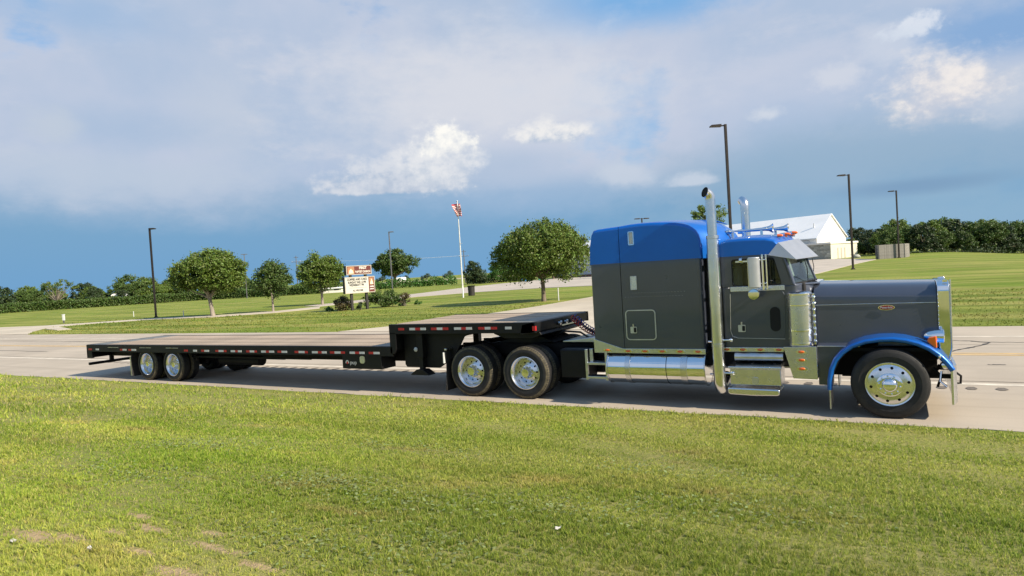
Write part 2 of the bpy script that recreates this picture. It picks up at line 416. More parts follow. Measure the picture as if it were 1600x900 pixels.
# ------------------------------------------------------------------ mesh helpers
class MB:
    def __init__(s): s.v = []; s.f = []; s.m = []
    def add(s, vs, fs, mi=0):
        o = len(s.v); s.v += [tuple(p) for p in vs]
        s.f += [tuple(i + o for i in f) for f in fs]; s.m += [mi] * len(fs); return s
    def box(s, x0, x1, y0, y1, z0, z1, mi=0):
        return s.add([(x0, y0, z0), (x1, y0, z0), (x1, y1, z0), (x0, y1, z0), (x0, y0, z1), (x1, y0, z1), (x1, y1, z1), (x0, y1, z1)],
                     [(0, 3, 2, 1), (4, 5, 6, 7), (0, 1, 5, 4), (1, 2, 6, 5), (2, 3, 7, 6), (3, 0, 4, 7)], mi)
    def prism(s, poly, axis, c0, c1, mi=0):
        mk = {'y': lambda a, b, c: (a, c, b), 'z': lambda a, b, c: (a, b, c), 'x': lambda a, b, c: (c, a, b)}[axis]
        n = len(poly)
        return s.add([mk(a, b, c0) for a, b in poly] + [mk(a, b, c1) for a, b in poly],
                     [tuple(range(n))[::-1], tuple(range(n, 2 * n))] + [(i, (i + 1) % n, n + (i + 1) % n, n + i) for i in range(n)], mi)
    def ring(s, outer, inner, axis, c0, c1, mi=0):
        mk = {'y': lambda a, b, c: (a, c, b), 'z': lambda a, b, c: (a, b, c), 'x': lambda a, b, c: (c, a, b)}[axis]
        n = len(outer)
        vs = [mk(a, b, c) for c in (c0, c1) for L in (outer, inner) for a, b in L]
        fs = []
        for i in range(n):
            j = (i + 1) % n
            fs += [(i, j, n + j, n + i), (2 * n + i, 3 * n + i, 3 * n + j, 2 * n + j), (i, 2 * n + i, 2 * n + j, j), (n + i, n + j, 3 * n + j, 3 * n + i)]
        return s.add(vs, fs, mi)
    def tube(s, path, r, n=10, mi=0, cap=True):
        P = [Vector(p) for p in path]; R = r if isinstance(r, (list, tuple)) else [r] * len(P)
        vs = []; prev = None
        for i, p in enumerate(P):
            d = (P[min(i + 1, len(P) - 1)] - P[max(i - 1, 0)]).normalized()
            if prev is None: a = d.orthogonal().normalized()
            else:
                a = prev - d * prev.dot(d)
                a = a.normalized() if a.length > 1e-6 else d.orthogonal().normalized()
            prev = a; b = d.cross(a)
            vs += [p + (a * math.cos(2 * PI * k / n) + b * math.sin(2 * PI * k / n)) * R[i] for k in range(n)]
        fs = [(i * n + k, i * n + (k + 1) % n, (i + 1) * n + (k + 1) % n, (i + 1) * n + k) for i in range(len(P) - 1) for k in range(n)]
        if cap: fs += [tuple(range(n))[::-1], tuple(range((len(P) - 1) * n, len(P) * n))]
        return s.add(vs, fs, mi)
    def lathe(s, prof, c=(0, 0, 0), axis='y', n=32, mi=0, closed=False, mis=None):
        """prof: (radius, height along axis)"""
        mk = {'y': lambda r, h, ca, sa: (c[0] + r * ca, c[1] + h, c[2] + r * sa), 'z': lambda r, h, ca, sa: (c[0] + r * ca, c[1] + r * sa, c[2] + h),
              'x': lambda r, h, ca, sa: (c[0] + h, c[1] + r * ca, c[2] + r * sa)}[axis]
        k = len(prof)
        vs = [mk(r, h, math.cos(2 * PI * i / n), math.sin(2 * PI * i / n)) for i in range(n) for r, h in prof]
        L = k if closed else k - 1
        for j in range(L):
            fs = [(i * k + j, ((i + 1) % n) * k + j, ((i + 1) % n) * k + (j + 1) % k, i * k + (j + 1) % k) for i in range(n)]
            o = len(s.v) if j == 0 else o0
            if j == 0: o0 = o; s.v += [tuple(p) for p in vs]
            s.f += [tuple(q + o0 for q in f) for f in fs]; s.m += [mis[j] if mis else mi] * n
        return s
    def grid(s, rows, mi=0, close=False):
        nr, nc = len(rows), len(rows[0])
        return s.add([p for r in rows for p in r], [(i * nc + j, i * nc + (j + 1) % nc, (i + 1) * nc + (j + 1) % nc, (i + 1) * nc + j)
                     for i in range(nr - 1) for j in range(nc if close else nc - 1)], mi)
    def sphere(s, c, r, nu=12, nv=8, mi=0):
        if not isinstance(r, (tuple, list)): r = (r, r, r)
        rows = [[(c[0] + r[0] * math.sin(PI * i / nv) * math.cos(2 * PI * j / nu), c[1] + r[1] * math.sin(PI * i / nv) * math.sin(2 * PI * j / nu), c[2] + r[2] * math.cos(PI * i / nv)) for j in range(nu)] for i in range(nv + 1)]
        return s.grid(rows, mi, True)

def mesh(mb, mats, smooth=None, fix=True):
    me = bpy.data.meshes.new('mesh')
    me.from_pydata(mb.v, [], mb.f)
    for q in (mats if isinstance(mats, (list, tuple)) else [mats]): me.materials.append(MT[q])
    if any(mb.m): me.polygons.foreach_set('material_index', mb.m)
    if fix:
        bm = bmesh.new(); bm.from_mesh(me)
        bmesh.ops.remove_doubles(bm, verts=bm.verts, dist=1e-5)
        bmesh.ops.recalc_face_normals(bm, faces=bm.faces)
        bm.to_mesh(me); bm.free()
    if smooth is not None:
        me.shade_smooth(); me.set_sharp_from_angle(angle=math.radians(smooth))
    me.update()
    return me
def link(name, me, parent=None, loc=(0, 0, 0), rot=(0, 0, 0)):
    o = bpy.data.objects.new(name, me); me.name = name if me.users <= 1 else me.name
    COL.objects.link(o); o.location = loc; o.rotation_euler = rot
    if parent: o.parent = parent
    return o
def me_(o): return o.data
def obj(name, mb, mats, parent=None, smooth=None, bevel=0, seg=2, loc=(0, 0, 0), rot=(0, 0, 0), fix=True, kind=None, label=None):
    o = link(name, mesh(mb, mats, smooth if smooth is not None else (40 if bevel else None), fix), parent, loc, rot)
    if bevel:
        b = o.modifiers.new('bevel', 'BEVEL'); b.width = bevel; b.segments = seg; b.limit_method = 'ANGLE'; b.angle_limit = math.radians(35)
        b.harden_normals = True
    if (smooth is not None or bevel) and len(me_(o).polygons) < 6000:
        wn = o.modifiers.new('weighted', 'WEIGHTED_NORMAL'); wn.keep_sharp = True; wn.weight = 60
    if kind: o['kind'] = kind
    if label: o['label'] = label
    return o
def solid(o, th, off=-1.0):
    wn = o.modifiers.get('weighted')
    if wn: o.modifiers.remove(wn)
    so = o.modifiers.new('solid', 'SOLIDIFY'); so.thickness = th; so.offset = off
    w2 = o.modifiers.new('weighted', 'WEIGHTED_NORMAL'); w2.keep_sharp = True; w2.weight = 70
    return o
def tag(o, label, cat, group=None, kind=None):
    o['label'] = label; o['category'] = cat
    if group: o['group'] = group
    if kind: o['kind'] = kind
    return o
def thing(name, label, cat, loc=(0, 0, 0), rz=0, group=None):
    o = bpy.data.objects.new(name, None); COL.objects.link(o); o.location = loc; o.rotation_euler = (0, 0, rz)
    o.empty_display_size = 0.2
    return tag(o, label, cat, group)
def dup(root, loc, rz=0, sc=None, label=None, group=None):
    r = root.copy(); COL.objects.link(r); r.location = loc; r.rotation_euler = (0, 0, rz)
    if sc is not None: r.scale = sc if isinstance(sc, tuple) else (sc, sc, sc)
    if label: r['label'] = label
    if group: r['group'] = group
    for ch in root.children:
        c = ch.copy(); COL.objects.link(c); c.parent = r
        for g in ch.children:
            d = g.copy(); COL.objects.link(d); d.parent = c
    return r
def copy_part(o, parent, loc, rot=None):
    c = o.copy(); COL.objects.link(c); c.parent = parent; c.location = loc
    if rot is not None: c.rotation_euler = rot
    for g in o.children:
        d = g.copy(); COL.objects.link(d); d.parent = c
    return c
def rrect(a0, a1, b0, b1, r, n=4):
    P = []
    for (ca, cb, t) in ((a1 - r, b1 - r, 0), (a0 + r, b1 - r, 90), (a0 + r, b0 + r, 180), (a1 - r, b0 + r, 270)):
        P += [(ca + r * math.cos(math.radians(t + 90 * k / n)), cb + r * math.sin(math.radians(t + 90 * k / n))) for k in range(n + 1)]
    return P
def text(name, body, size, mat, parent, loc, rot, width=None, depth=0.002, bold=0.0):
    cu_ = bpy.data.curves.new('lettering', 'FONT'); cu_.body = body; cu_.size = size; cu_.extrude = depth; cu_.offset = bold
    cu_.align_x = 'CENTER'; cu_.align_y = 'CENTER'
    t = bpy.data.objects.new('lettering', cu_); COL.objects.link(t)
    bpy.context.view_layer.update()
    me = bpy.data.meshes.new_from_object(t.evaluated_get(bpy.context.evaluated_depsgraph_get()))
    COL.objects.unlink(t); bpy.data.objects.remove(t)
    me.materials.clear(); me.materials.append(MT[mat])
    if width:
        xs = [v.co.x for v in me.vertices]; k = width / max(1e-6, max(xs) - min(xs))
        for v in me.vertices: v.co.x *= k
    return link(name, me, parent, loc, rot)

def sstep(a, b, x):
    t = np.clip((x - a) / (b - a), 0, 1); return t * t * (3 - 2 * t)
def terrain(x, y):
    """height of the land: a bank down to the road on this side, a rise to the right beyond it"""
    x = np.asarray(x, float); y = np.asarray(y, float)
    near = 0.95 * sstep(10.6, 1.4, y)
    far = sstep(-60, -8, x) * (1 - sstep(4, 24, x)) * 0.0134 * (np.clip(y, 25, 150) - 25)
    return np.where(y < 10.6, near, np.where(y > 24.4, far, 0.0))
def tz(x, y): return float(terrain(x, y))
# ------------------------------------------------------------------ land
def axis_steps(a, segs):
    out = [a]
    for end, st in segs:
        while out[-1] + st < end - 1e-6: out.append(out[-1] + st)
        out.append(end)
    return out
xs = axis_steps(-6000, [(-1500, 900), (-400, 100), (-100, 10), (-30, 1.5), (30, 0.75), (70, 4), (400, 30), (1500, 150), (6000, 900)])
ys = axis_steps(-2500, [(-300, 400), (-40, 40), (0, 4), (10.6, 0.35), (10.85, 0.25), (10.87, 0.02), (24.3, 4), (24.42, 0.12), (30, 0.8), (150, 2.5), (300, 15), (1200, 100), (6000, 800)])
X, Y = np.meshgrid(np.array(xs), np.array(ys))
Z = terrain(X, Y)
rs = np.random.RandomState(3)
Z = Z + np.where(Y < 10.4, 0.018 * np.sin(X * 1.3 + 2 * np.sin(Y * 0.7)) * np.sin(Y * 1.7 + X * 0.35), 0)
Z = np.where((Y > 10.86) & (Y < 24.35), -0.14, Z)
mb = MB()
nx = len(xs)
mb.v = list(zip(X.ravel().tolist(), Y.ravel().tolist(), Z.ravel().tolist()))
mb.f = [(i * nx + j, i * nx + j + 1, (i + 1) * nx + j + 1, (i + 1) * nx + j) for i in range(len(ys) - 1) for j in range(nx - 1)]
mb.m = [0] * len(mb.f)
g = obj('ground', mb, 'ground', smooth=80, fix=False); g['kind'] = 'structure'

mb = MB()
edge = []
rx = axis_steps(-700, [(-60, 20), (20, 0.5), (400, 20)])
er = random.Random(5)
top = [(x, 10.87 + (er.uniform(-.03, .05) if -60 < x < 20 else 0), 0.0) for x in rx]
mb.grid([[(x, y, z - 0.13) for x, y, z in top], top, [(x, 17, 0) for x in rx], [(x, 24.42 + (er.uniform(-.06, .06) if -60 < x < 20 else 0), 0) for x in rx], [(x, 24.42, -0.13) for x in rx]])
road = obj('road', mb, 'road', fix=False); road['kind'] = 'structure'

def strip(name, y, wdt, mat, x0=-400, x1=200, z=0.004):
    r_ = random.Random(int(y * 10)); m_ = MB()
    X_ = axis_steps(x0, [(-60, 20), (12, 0.35), (x1, 20)])
    m_.grid([[(x, y - wdt / 2 + r_.uniform(-.012, .012), z) for x in X_], [(x, y + wdt / 2 + r_.uniform(-.012, .012), z) for x in X_]])
    return obj(name, m_, mat, road, fix=False)
strip('edge_line', 14.36, 0.20, 'line_white')
strip('edge_line', 21.75, 0.15, 'line_white')
strip('centre_line', 18.16, 0.13, 'line_yellow')
strip('centre_line', 18.42, 0.13, 'line_yellow')
strip('joint_seam', 14.66, 0.03, 'groove'); strip('joint_seam', 20.0, 0.025, 'groove')
# rumble strip: dished patches beside the near edge line, dirt and shade painted in
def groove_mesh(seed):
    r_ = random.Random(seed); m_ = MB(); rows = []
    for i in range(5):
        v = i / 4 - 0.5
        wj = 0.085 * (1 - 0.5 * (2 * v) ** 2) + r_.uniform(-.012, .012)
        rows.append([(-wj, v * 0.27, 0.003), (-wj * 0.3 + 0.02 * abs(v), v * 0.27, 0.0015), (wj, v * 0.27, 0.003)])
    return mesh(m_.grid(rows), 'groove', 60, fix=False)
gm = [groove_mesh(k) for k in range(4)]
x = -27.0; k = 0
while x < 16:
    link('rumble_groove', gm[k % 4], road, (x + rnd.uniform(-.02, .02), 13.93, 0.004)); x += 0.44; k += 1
def tar_path(pts, wd):
    m_ = MB(); rr_ = random.Random(len(pts)); rows = [[], []]
    P = [Vector((*p, 0)) for p in pts]; Q = []
    for a, b in zip(P, P[1:]):
        for i in range(6): Q.append(a.lerp(b, i / 6))
    Q.append(P[-1])
    for i, p in enumerate(Q):
        d = (Q[min(i + 1, len(Q) - 1)] - Q[max(i - 1, 0)]).normalized(); nn = Vector((-d.y, d.x, 0)); h = wd * rr_.uniform(.3, 1.1)
        j = nn * rr_.uniform(-.03, .03)
        rows[0].append(p + nn * h + j + Vector((0, 0, .005))); rows[1].append(p - nn * h + j + Vector((0, 0, .005)))
    return obj('tar_seam', m_.grid(rows), 'tar', road, fix=False)
tar_path([(1.05, 18.3), (1.35, 19.0), (1.75, 19.6), (2.15, 20.4), (1.75, 20.75), (1.1, 20.9)], 0.05)
tar_path([(1.75, 20.65), (2.3, 20.5), (2.9, 20.45)], 0.03)
tar_path([(1.7, 16.7), (2.0, 16.75)], 0.04)
tar_path([(-50, 16.0), (-42, 16.4), (-36, 16.25)], 0.05)
tar_path([(-52, 20.6), (-40, 20.3), (-30, 20.5)], 0.06)

PAVED = []
def sheet(name, pts, mat, off=0.03, step=2.0):
    """a flat slab that follows the land: outline filled, cut into small faces, laid on the terrain"""
    PAVED.append(pts)
    bm = bmesh.new()
    f = bm.faces.new([bm.verts.new((x, y, 0)) for x, y in pts])
    lo = [min(p[i] for p in pts) for i in (0, 1)]; hi = [max(p[i] for p in pts) for i in (0, 1)]
    for ax in (0, 1):
        n = int((hi[ax] - lo[ax]) / step)
        for i in range(1, n):
            co = [0, 0, 0]; co[ax] = lo[ax] + (hi[ax] - lo[ax]) * i / n; no = [0, 0, 0]; no[ax] = 1
            bmesh.ops.bisect_plane(bm, geom=bm.verts[:] + bm.edges[:] + bm.faces[:], plane_co=co, plane_no=no)
    for v in bm.verts: v.co.z = tz(v.co.x, v.co.y) + off
    bmesh.ops.recalc_face_normals(bm, faces=bm.faces)
    if bm.faces[0].normal.z < 0: bmesh.ops.reverse_faces(bm, faces=bm.faces)
    ex = bmesh.ops.extrude_edge_only(bm, edges=[e for e in bm.edges if e.is_boundary])
    for v in [q for q in ex['geom'] if isinstance(q, bmesh.types.BMVert)]: v.co.z -= 0.15
    me = bpy.data.meshes.new(name); bm.to_mesh(me); bm.free(); me.materials.append(MT[mat])
    o = link(name, me); o['kind'] = 'structure'; return o
sheet('driveway', [(-24.6, 24.4), (-22.0, 28.5), (-20.6, 34.8), (-20.1, 37.9), (-19.9, 41.3), (-19.6, 45.3), (-20.5, 52), (-24, 62), (-29.4, 68.3), (-14, 66), (-11, 52), (-10, 40), (-8.5, 28), (-6, 24.4)], 'drive', 0.025)
sheet('parking_lot', [(-29.5, 68.2), (-37.1, 71.9), (-47.5, 71.7), (-52.7, 66.3), (-53.1, 60.5), (-53.7, 50.8), (-58.5, 53), (-60.9, 69.6), (-63.7, 81.7), (-70.6, 104.7), (-73.5, 122.1), (-76, 150), (-70, 154), (-12, 126.0), (-7, 122), (-1.6, 105.6), (-3.7, 89.7), (-5.8, 68.6), (-7, 62), (-14, 64)], 'lot', 0.035, 2.6)
sheet('side_road', [(-57.0, 24.4), (-60, 26), (-64.5, 28.8), (-67.0, 31.2), (-66.3, 33.5), (-62, 37.3), (-54.4, 38.1), (-50, 41.7), (-49.3, 46.6), (-53.66, 50.8), (-53.26, 44.5), (-57.8, 40.6), (-65.1, 39.2), (-69, 35.0), (-72.5, 32.5), (-80, 31.5), (-110, 31), (-110, 24.4)], 'drive', 0.03, 1.5)
sheet('concrete_pad', [(-66.6, 31.0), (-58.2, 28.1), (-59.0, 27.4), (-63.6, 28.6)], 'drive', 0.045, 1.2)
# far fields beyond the hedge
mb = MB(); mb.grid([[(-420, 235, .05), (-330, 275, .05), (-215, 300, .05), (-130, 310, .05)], [(-520, 300, .05), (-420, 350, .05), (-285, 400, .05), (-170, 410, .05)]])
o = obj('far_field', mb, 'pale_field', fix=False); o['kind'] = 'structure'

# ------------------------------------------------------------------ grass blades standing on the near bank
def inside(x, y, poly):
    r_ = np.zeros(len(x), bool); P = np.array(poly); j = len(P) - 1
    for i in range(len(P)):
        (xi, yi), (xj, yj) = P[i], P[j]
        c_ = ((yi > y) != (yj > y)) & (x < (xj - xi) * (y - yi) / (yj - yi + 1e-12) + xi); r_ ^= c_; j = i
    return r_
def grass(n, rmin, rmax, a0, a1, ymin, ymax, h0, wk, seed, name, edge_jit=0.12, mat='blades'):
    r = np.random.RandomState(seed)
    d = np.exp(r.uniform(math.log(rmin), math.log(rmax), n))
    az = r.uniform(a0, a1, n)
    x = d * np.cos(az); y = d * np.sin(az)
    # clumps: draw blades towards tuft centres
    cs = 0.09
    cxg = np.floor(x / cs); cyg = np.floor(y / cs)
    hsh = lambda a, b, k: np.mod(np.sin(a * 12.9898 + b * 78.233 + k * 37.7) * 43758.5453, 1.0)
    tx = (cxg + hsh(cxg, cyg, 1)) * cs; ty = (cyg + hsh(cxg, cyg, 2)) * cs
    pull = 0.35 * hsh(cxg, cyg, 3)
    x = x + (tx - x) * pull; y = y + (ty - y) * pull
    tuft = 0.6 + 0.8 * hsh(cxg, cyg, 4)
    patch = 0.5 + 0.5 * np.sin(x * 1.1 + 3 * np.sin(y * 0.9 + 0.4 * x)) * np.sin(y * 1.7 + 2 * np.sin(x * 0.5))
    keep = (y > ymin) & (y < ymax + r.uniform(-edge_jit, edge_jit * 0.5, n) + 0.05 * np.sin(x * 9) * np.sin(x * 3.1))
    bare = np.zeros(n, bool)
    for (dx, dy, a, b) in DIRT:
        e = np.sqrt(((x - dx) / a) ** 2 + ((y - dy) / b) ** 2)
        bare |= e < r.uniform(0.3, 1.7, n)
    if ymin > 20:
        for pl in PAVED: keep &= ~inside(x, y, pl)
    keep &= ~(bare & (r.rand(n) < 0.93))
    keep &= r.rand(n) < 0.35 + 0.65 * patch
    x, y, d, tuft, patch = [q[keep] for q in (x, y, d, tuft, patch)]
    n = len(x)
    z = terrain(x, y) + np.where(y < 10.4, 0.018 * np.sin(x * 1.3 + 2 * np.sin(y * 0.7)) * np.sin(y * 1.7 + x * 0.35), 0) - 0.004
    h = h0 * tuft * (0.7 + 0.6 * patch) * r.uniform(0.55, 1.35, n) * (1 + 0.04 * np.maximum(0, d - 8))
    wd = np.maximum(0.0026, d * wk) * r.uniform(0.7, 1.4, n)
    th = r.uniform(0, 2 * PI, n); ln = r.uniform(0.1, 1.1, n) * h
    la = r.uniform(0, 2 * PI, n)
    V = np.empty((n, 5, 3), np.float32)
    c, s_ = np.cos(th) * wd / 2, np.sin(th) * wd / 2
    mx, my = x + np.cos(la) * ln * .35, y + np.sin(la) * ln * .35
    V[:, 0] = np.stack([x - c, y - s_, z], 1); V[:, 1] = np.stack([x + c, y + s_, z], 1)
    V[:, 2] = np.stack([mx + c * .8, my + s_ * .8, z + h * .6], 1); V[:, 3] = np.stack([mx - c * .8, my - s_ * .8, z + h * .6], 1)
    V[:, 4] = np.stack([x + np.cos(la) * ln, y + np.sin(la) * ln, z + h], 1)
    me = bpy.data.meshes.new(name)
    me.vertices.add(n * 5); me.vertices.foreach_set('co', V.ravel())
    base = (np.arange(n) * 5)[:, None]
    idx = np.concatenate([base + np.array([0, 1, 2, 3]), base + np.array([3, 2, 4])], 1).astype(np.int32)
    me.loops.add(n * 7); me.loops.foreach_set('vertex_index', idx.ravel())
    me.polygons.add(n * 2)
    ls = (np.arange(n) * 7)[:, None] + np.array([0, 4])
    me.polygons.foreach_set('loop_start', ls.ravel().astype(np.int32))
    me.materials.append(MT[mat]); me.update(calc_edges=True)
    o = link(name, me); o['kind'] = 'stuff'
    return o
aF = math.pi / 2 + YAW
G1 = grass(900000, 2.6, 13, aF - 0.95, aF + 0.80, 1.2, 10.88, 0.026, 0.0009, 1, 'lawn_grass')
G2 = grass(110000, 11, 48, aF - 0.1, aF + 0.80, 1.2, 10.88, 0.036, 0.0011, 2, 'verge_grass', 0.14)
G3 = grass(120000, 22, 80, aF - 0.85, aF + 0.75, 24.46, 40, 0.022, 0.0011, 3, 'far_lawn_grass', 0.15, 'far_blades')

# grey-green clover and broad-leaved weeds in the near lawn
def weeds(n, spots, seed, name):
    r = np.random.RandomState(seed); V = []
    for (sx, sy, a, b) in spots:
        k = int(n / len(spots))
        x = sx + r.normal(size=k) * a; y = sy + r.normal(size=k) * b
        ok = (y < 10.6) & (y > 1.3); x, y = x[ok], y[ok]; k = len(x)
        z = terrain(x, y) + r.uniform(.012, .036, k); th = r.uniform(0, 2 * PI, k); sz = r.uniform(.006, .013, k) * (1 + .06 * np.hypot(x, y))
        tl = r.uniform(-.4, .4, (k, 2))
        for q in range(4):
            ca, sa = np.cos(th + q * PI / 2) * sz * (1.2 if q % 2 else .8), np.sin(th + q * PI / 2) * sz * (1.2 if q % 2 else .8)
            V.append(np.stack([x + ca, y + sa, z + ca * tl[:, 0] + sa * tl[:, 1]], 1))
    n4 = len(V) // 4
    P = np.concatenate([np.stack(V[i * 4:i * 4 + 4], 1).reshape(-1, 3) for i in range(n4)])
    n = len(P) // 4; me = bpy.data.meshes.new(name)
    me.vertices.add(n * 4); me.vertices.foreach_set('co', P.astype(np.float32).ravel())
    me.loops.add(n * 4); me.loops.foreach_set('vertex_index', np.arange(n * 4, dtype=np.int32))
    me.polygons.add(n); me.polygons.foreach_set('loop_start', np.arange(0, n * 4, 4, dtype=np.int32))
    me.materials.append(MT['clover']); me.update(calc_edges=True)
    o = link(name, me); o['kind'] = 'stuff'
weeds(3200, [(-6.4, 3.6, .45, .22), (-4.6, 4.2, .35, .2), (-3.3, 4.0, .5, .2), (-2.5, 4.4, .5, .2), (-1.2, 5.2, .5, .3), (-7.6, 5.0, .5, .25), (-3.0, 2.9, .5, .15), (-1.9, 6.6, .7, .3), (-5.4, 6.4, .7, .3), (-2.6, 3.3, .3, .15)], 77, 'clover')
# ------------------------------------------------------------------ trees and shrubs
def leaves(mb_pts, size, r, flat=0.35):
    """leaf quads: (centre, outward) list -> numpy mesh arrays"""
    C_ = np.array([p for p, _ in mb_pts], float); N_ = np.array([q for _, q in mb_pts], float)
    n = len(C_)
    nrm = N_ * flat + r.normal(size=(n, 3)) * 0.6; nrm /= np.linalg.norm(nrm, axis=1)[:, None] + 1e-9
    a = np.cross(nrm, r.normal(size=(n, 3))); a /= np.linalg.norm(a, axis=1)[:, None] + 1e-9
    b = np.cross(nrm, a)
    sz = size * r.uniform(0.6, 1.3, n)[:, None]
    V = np.stack([C_ - a * sz * .5, C_ + b * sz * .32 - nrm * sz * .08, C_ + a * sz * .5, C_ - b * sz * .32 - nrm * sz * .08], 1)
    return V.reshape(-1, 3)
def leaf_mesh(V, mat):
    n = len(V) // 4
    me = bpy.data.meshes.new('leaves')
    me.vertices.add(n * 4); me.vertices.foreach_set('co', V.astype(np.float32).ravel())
    me.loops.add(n * 4); me.loops.foreach_set('vertex_index', np.arange(n * 4, dtype=np.int32))
    me.polygons.add(n); me.polygons.foreach_set('loop_start', np.arange(0, n * 4, 4, dtype=np.int32))
    me.materials.append(MT[mat]); me.update(calc_edges=True)
    return me
def crown_points(lobes, n, clump, r, fill=0.35, zmin=None):
    """leaf clumps spread through a union of ellipsoids, denser towards the skin, ragged at the edge"""
    L = np.array(lobes, float); vol = (L[:, 3] * L[:, 4] * L[:, 5]) ** 0.75
    nc = max(8, n // 62); pts = []
    pick = r.choice(len(L), nc, p=vol / vol.sum())
    cen = []
    for i in pick:
        u = r.normal(size=3); u /= np.linalg.norm(u)
        t = r.uniform(0.3, 0.9) if r.rand() < fill else r.uniform(0.78, 0.99)
        cen.append(L[i, :3] + u * t * L[i, 3:6])
    ctr = (L[:, :3] * vol[:, None]).sum(0) / vol.sum()
    for c in cen:
        k = int(n / nc * r.uniform(0.5, 1.5)); rad = clump * r.uniform(0.6, 1.2)
        o = c - ctr; o /= np.linalg.norm(o) + 1e-9
        for q in r.normal(size=(k, 3)) * rad * 0.45:
            p = c + q * np.array([1, 1, 0.75])
            if zmin is not None and p[2] < zmin: continue
            d = q / (np.linalg.norm(q) + 1e-9) + o
            pts.append((p, d / (np.linalg.norm(d) + 1e-9)))
    return pts, cen
def make_tree(name, label, loc, lobes, n, leaf, clump, trunk_r, fork, leafmat, barkmat='bark', seed=1, group=None, lean=(0, 0), rz=0, limbs=9, fill=0.35, category='tree', crown_name='crown'):
    r = np.random.RandomState(seed)
    root = thing(name, label, category, loc, rz, group)
    pts, cen = crown_points(lobes, n, clump, r, fill)
    link(crown_name, leaf_mesh(leaves(pts, leaf, r), leafmat), root)
    mb = MB()
    f = Vector((lean[0], lean[1], fork))
    base = [Vector((0, 0, -0.25)), Vector((0, 0, 0.05)), Vector((lean[0] * .3, lean[1] * .3, fork * .35)), f]
    mb.tube(base, [trunk_r * 1.5, trunk_r * 1.2, trunk_r, trunk_r * .85], 9)
    idx = r.choice(len(cen), min(limbs, len(cen)), replace=False)
    for i in idx:
        e = Vector(cen[i]); 
        mid = f.lerp(e, 0.5) + Vector(r.uniform(-.15, .15, 3)) * (e - f).length * .5
        mb.tube([f - Vector((0, 0, .15)), f.lerp(mid, .4), mid, f.lerp(e, .93)], [trunk_r * .7, trunk_r * .5, trunk_r * .3, trunk_r * .08], 6)
    obj('trunk', mb, barkmat, root, smooth=60)
    return root
big = make_tree('shade_tree', 'large round broadleaf tree with a dense mound-shaped crown, nearest to the trailer nose', 'tree', [], 1, 1, 1, 1, 1, 'bark') if False else None
T_BIG = make_tree('shade_tree', 'large dense mound-shaped tree on the lawn just left of the truck', (-22.18, 42.85, tz(-22.2, 42.85)),
    [(0, 0, 3.7, 3.0, 2.9, 2.1), (-1.55, -.6, 3.2, 2.1, 2.2, 1.7), (1.5, .6, 3.4, 2.1, 2.2, 1.8), (.3, 0, 4.6, 2.1, 2.1, 1.45), (-.8, -.8, 4.1, 1.8, 1.8, 1.4), (1.0, .8, 4.2, 1.9, 1.9, 1.4)], 50000, 0.165, 0.5, 0.16, 1.75, 'leaf_mid', 'bark', 11, limbs=14)
make_tree('shade_tree', 'wide-crowned tree left of the other two beside the thin side road', (-56.64, 39.96, 0),
    [(0, 0, 4.4, 2.8, 2.6, 1.75), (-1.9, -.8, 4.2, 1.7, 1.8, 1.4), (1.4, .8, 4.2, 1.8, 1.8, 1.6), (.1, 0, 5.3, 2.2, 2.0, 1.2), (.8, .5, 3.3, 2.1, 1.9, 1.1), (-2.5, -1.4, 3.5, 1.0, 1.1, .8)], 36000, 0.2, 0.55, 0.19, 1.9, 'leaf_mid', 'pale_bark', 12, lean=(-.25, -.1), limbs=12)
make_tree('shade_tree', 'small sparse oval tree, middle one of three by the side road', (-53.0, 44.04, 0),
    [(0, 0, 3.1, 1.5, 1.5, 1.7), (-.6, -.3, 3.3, 1.2, 1.2, 1.2), (.7, .4, 3.4, 1.2, 1.2, 1.3), (.1, 0, 4.3, .9, .9, .85)], 9500, 0.20, 0.48, 0.11, 1.2, 'leaf_deep', 'pale_bark', 13, fill=.45)
make_tree('shade_tree', 'upright leafy tree standing just left of the church sign', (-58.03, 55.37, 0),
    [(0, 0, 3.6, 2.2, 2.1, 1.9), (-.9, -.5, 3.9, 1.7, 1.7, 1.4), (.9, .6, 4.0, 1.8, 1.7, 1.5), (-.1, 0, 5.0, 1.6, 1.6, 1.1), (1.1, .6, 2.8, 1.4, 1.4, 1.0)], 17000, 0.22, 0.55, 0.15, 1.5, 'leaf_mid', 'pale_bark', 14)
make_tree('shade_tree', 'big dark spreading tree with layered limbs far behind the church sign', (-123.3, 145.9, 0),
    [(0, 0, 7.5, 5.2, 5, 2.6), (-3.2, -1.5, 6.6, 3, 3, 1.5), (3.6, 2, 7.2, 3.2, 3, 1.7), (.5, .3, 9.3, 3, 3, 1.6), (-1, 0, 4.6, 3.2, 3, 1.4), (2.2, 1.2, 4.9, 2.6, 2.6, 1.0)], 14000, 0.5, 0.95, 0.5, 3.2, 'leaf_deep', 'bark', 15, fill=.4, limbs=14)
make_tree('cedar_tree', 'dark pointed cedar tree behind the black trash bin', (-88.2, 133.5, 0),
    [(0, 0, 1.9, 2.8, 2.7, 2.0), (.2, .2, 3.6, 1.8, 1.8, 1.7), (0, 0, 5.2, .8, .8, 1.0), (1.9, .8, 1.6, 1.7, 1.6, 1.6)], 9000, 0.32, 0.6, 0.16, 0.7, 'leaf_dark', 'bark', 16)
make_tree('young_tree', 'bright green low tree between the dark cedar and the mound-shaped tree', (-84.5, 138.0, 0),
    [(0, 0, 2.6, 2.4, 2.2, 2.0), (1.4, .8, 3.9, 1.7, 1.6, 1.6), (-1.3, -.6, 2.0, 1.6, 1.6, 1.3)], 3600, 0.34, 0.7, 0.15, 1.0, 'leaf_green', 'bark', 17)
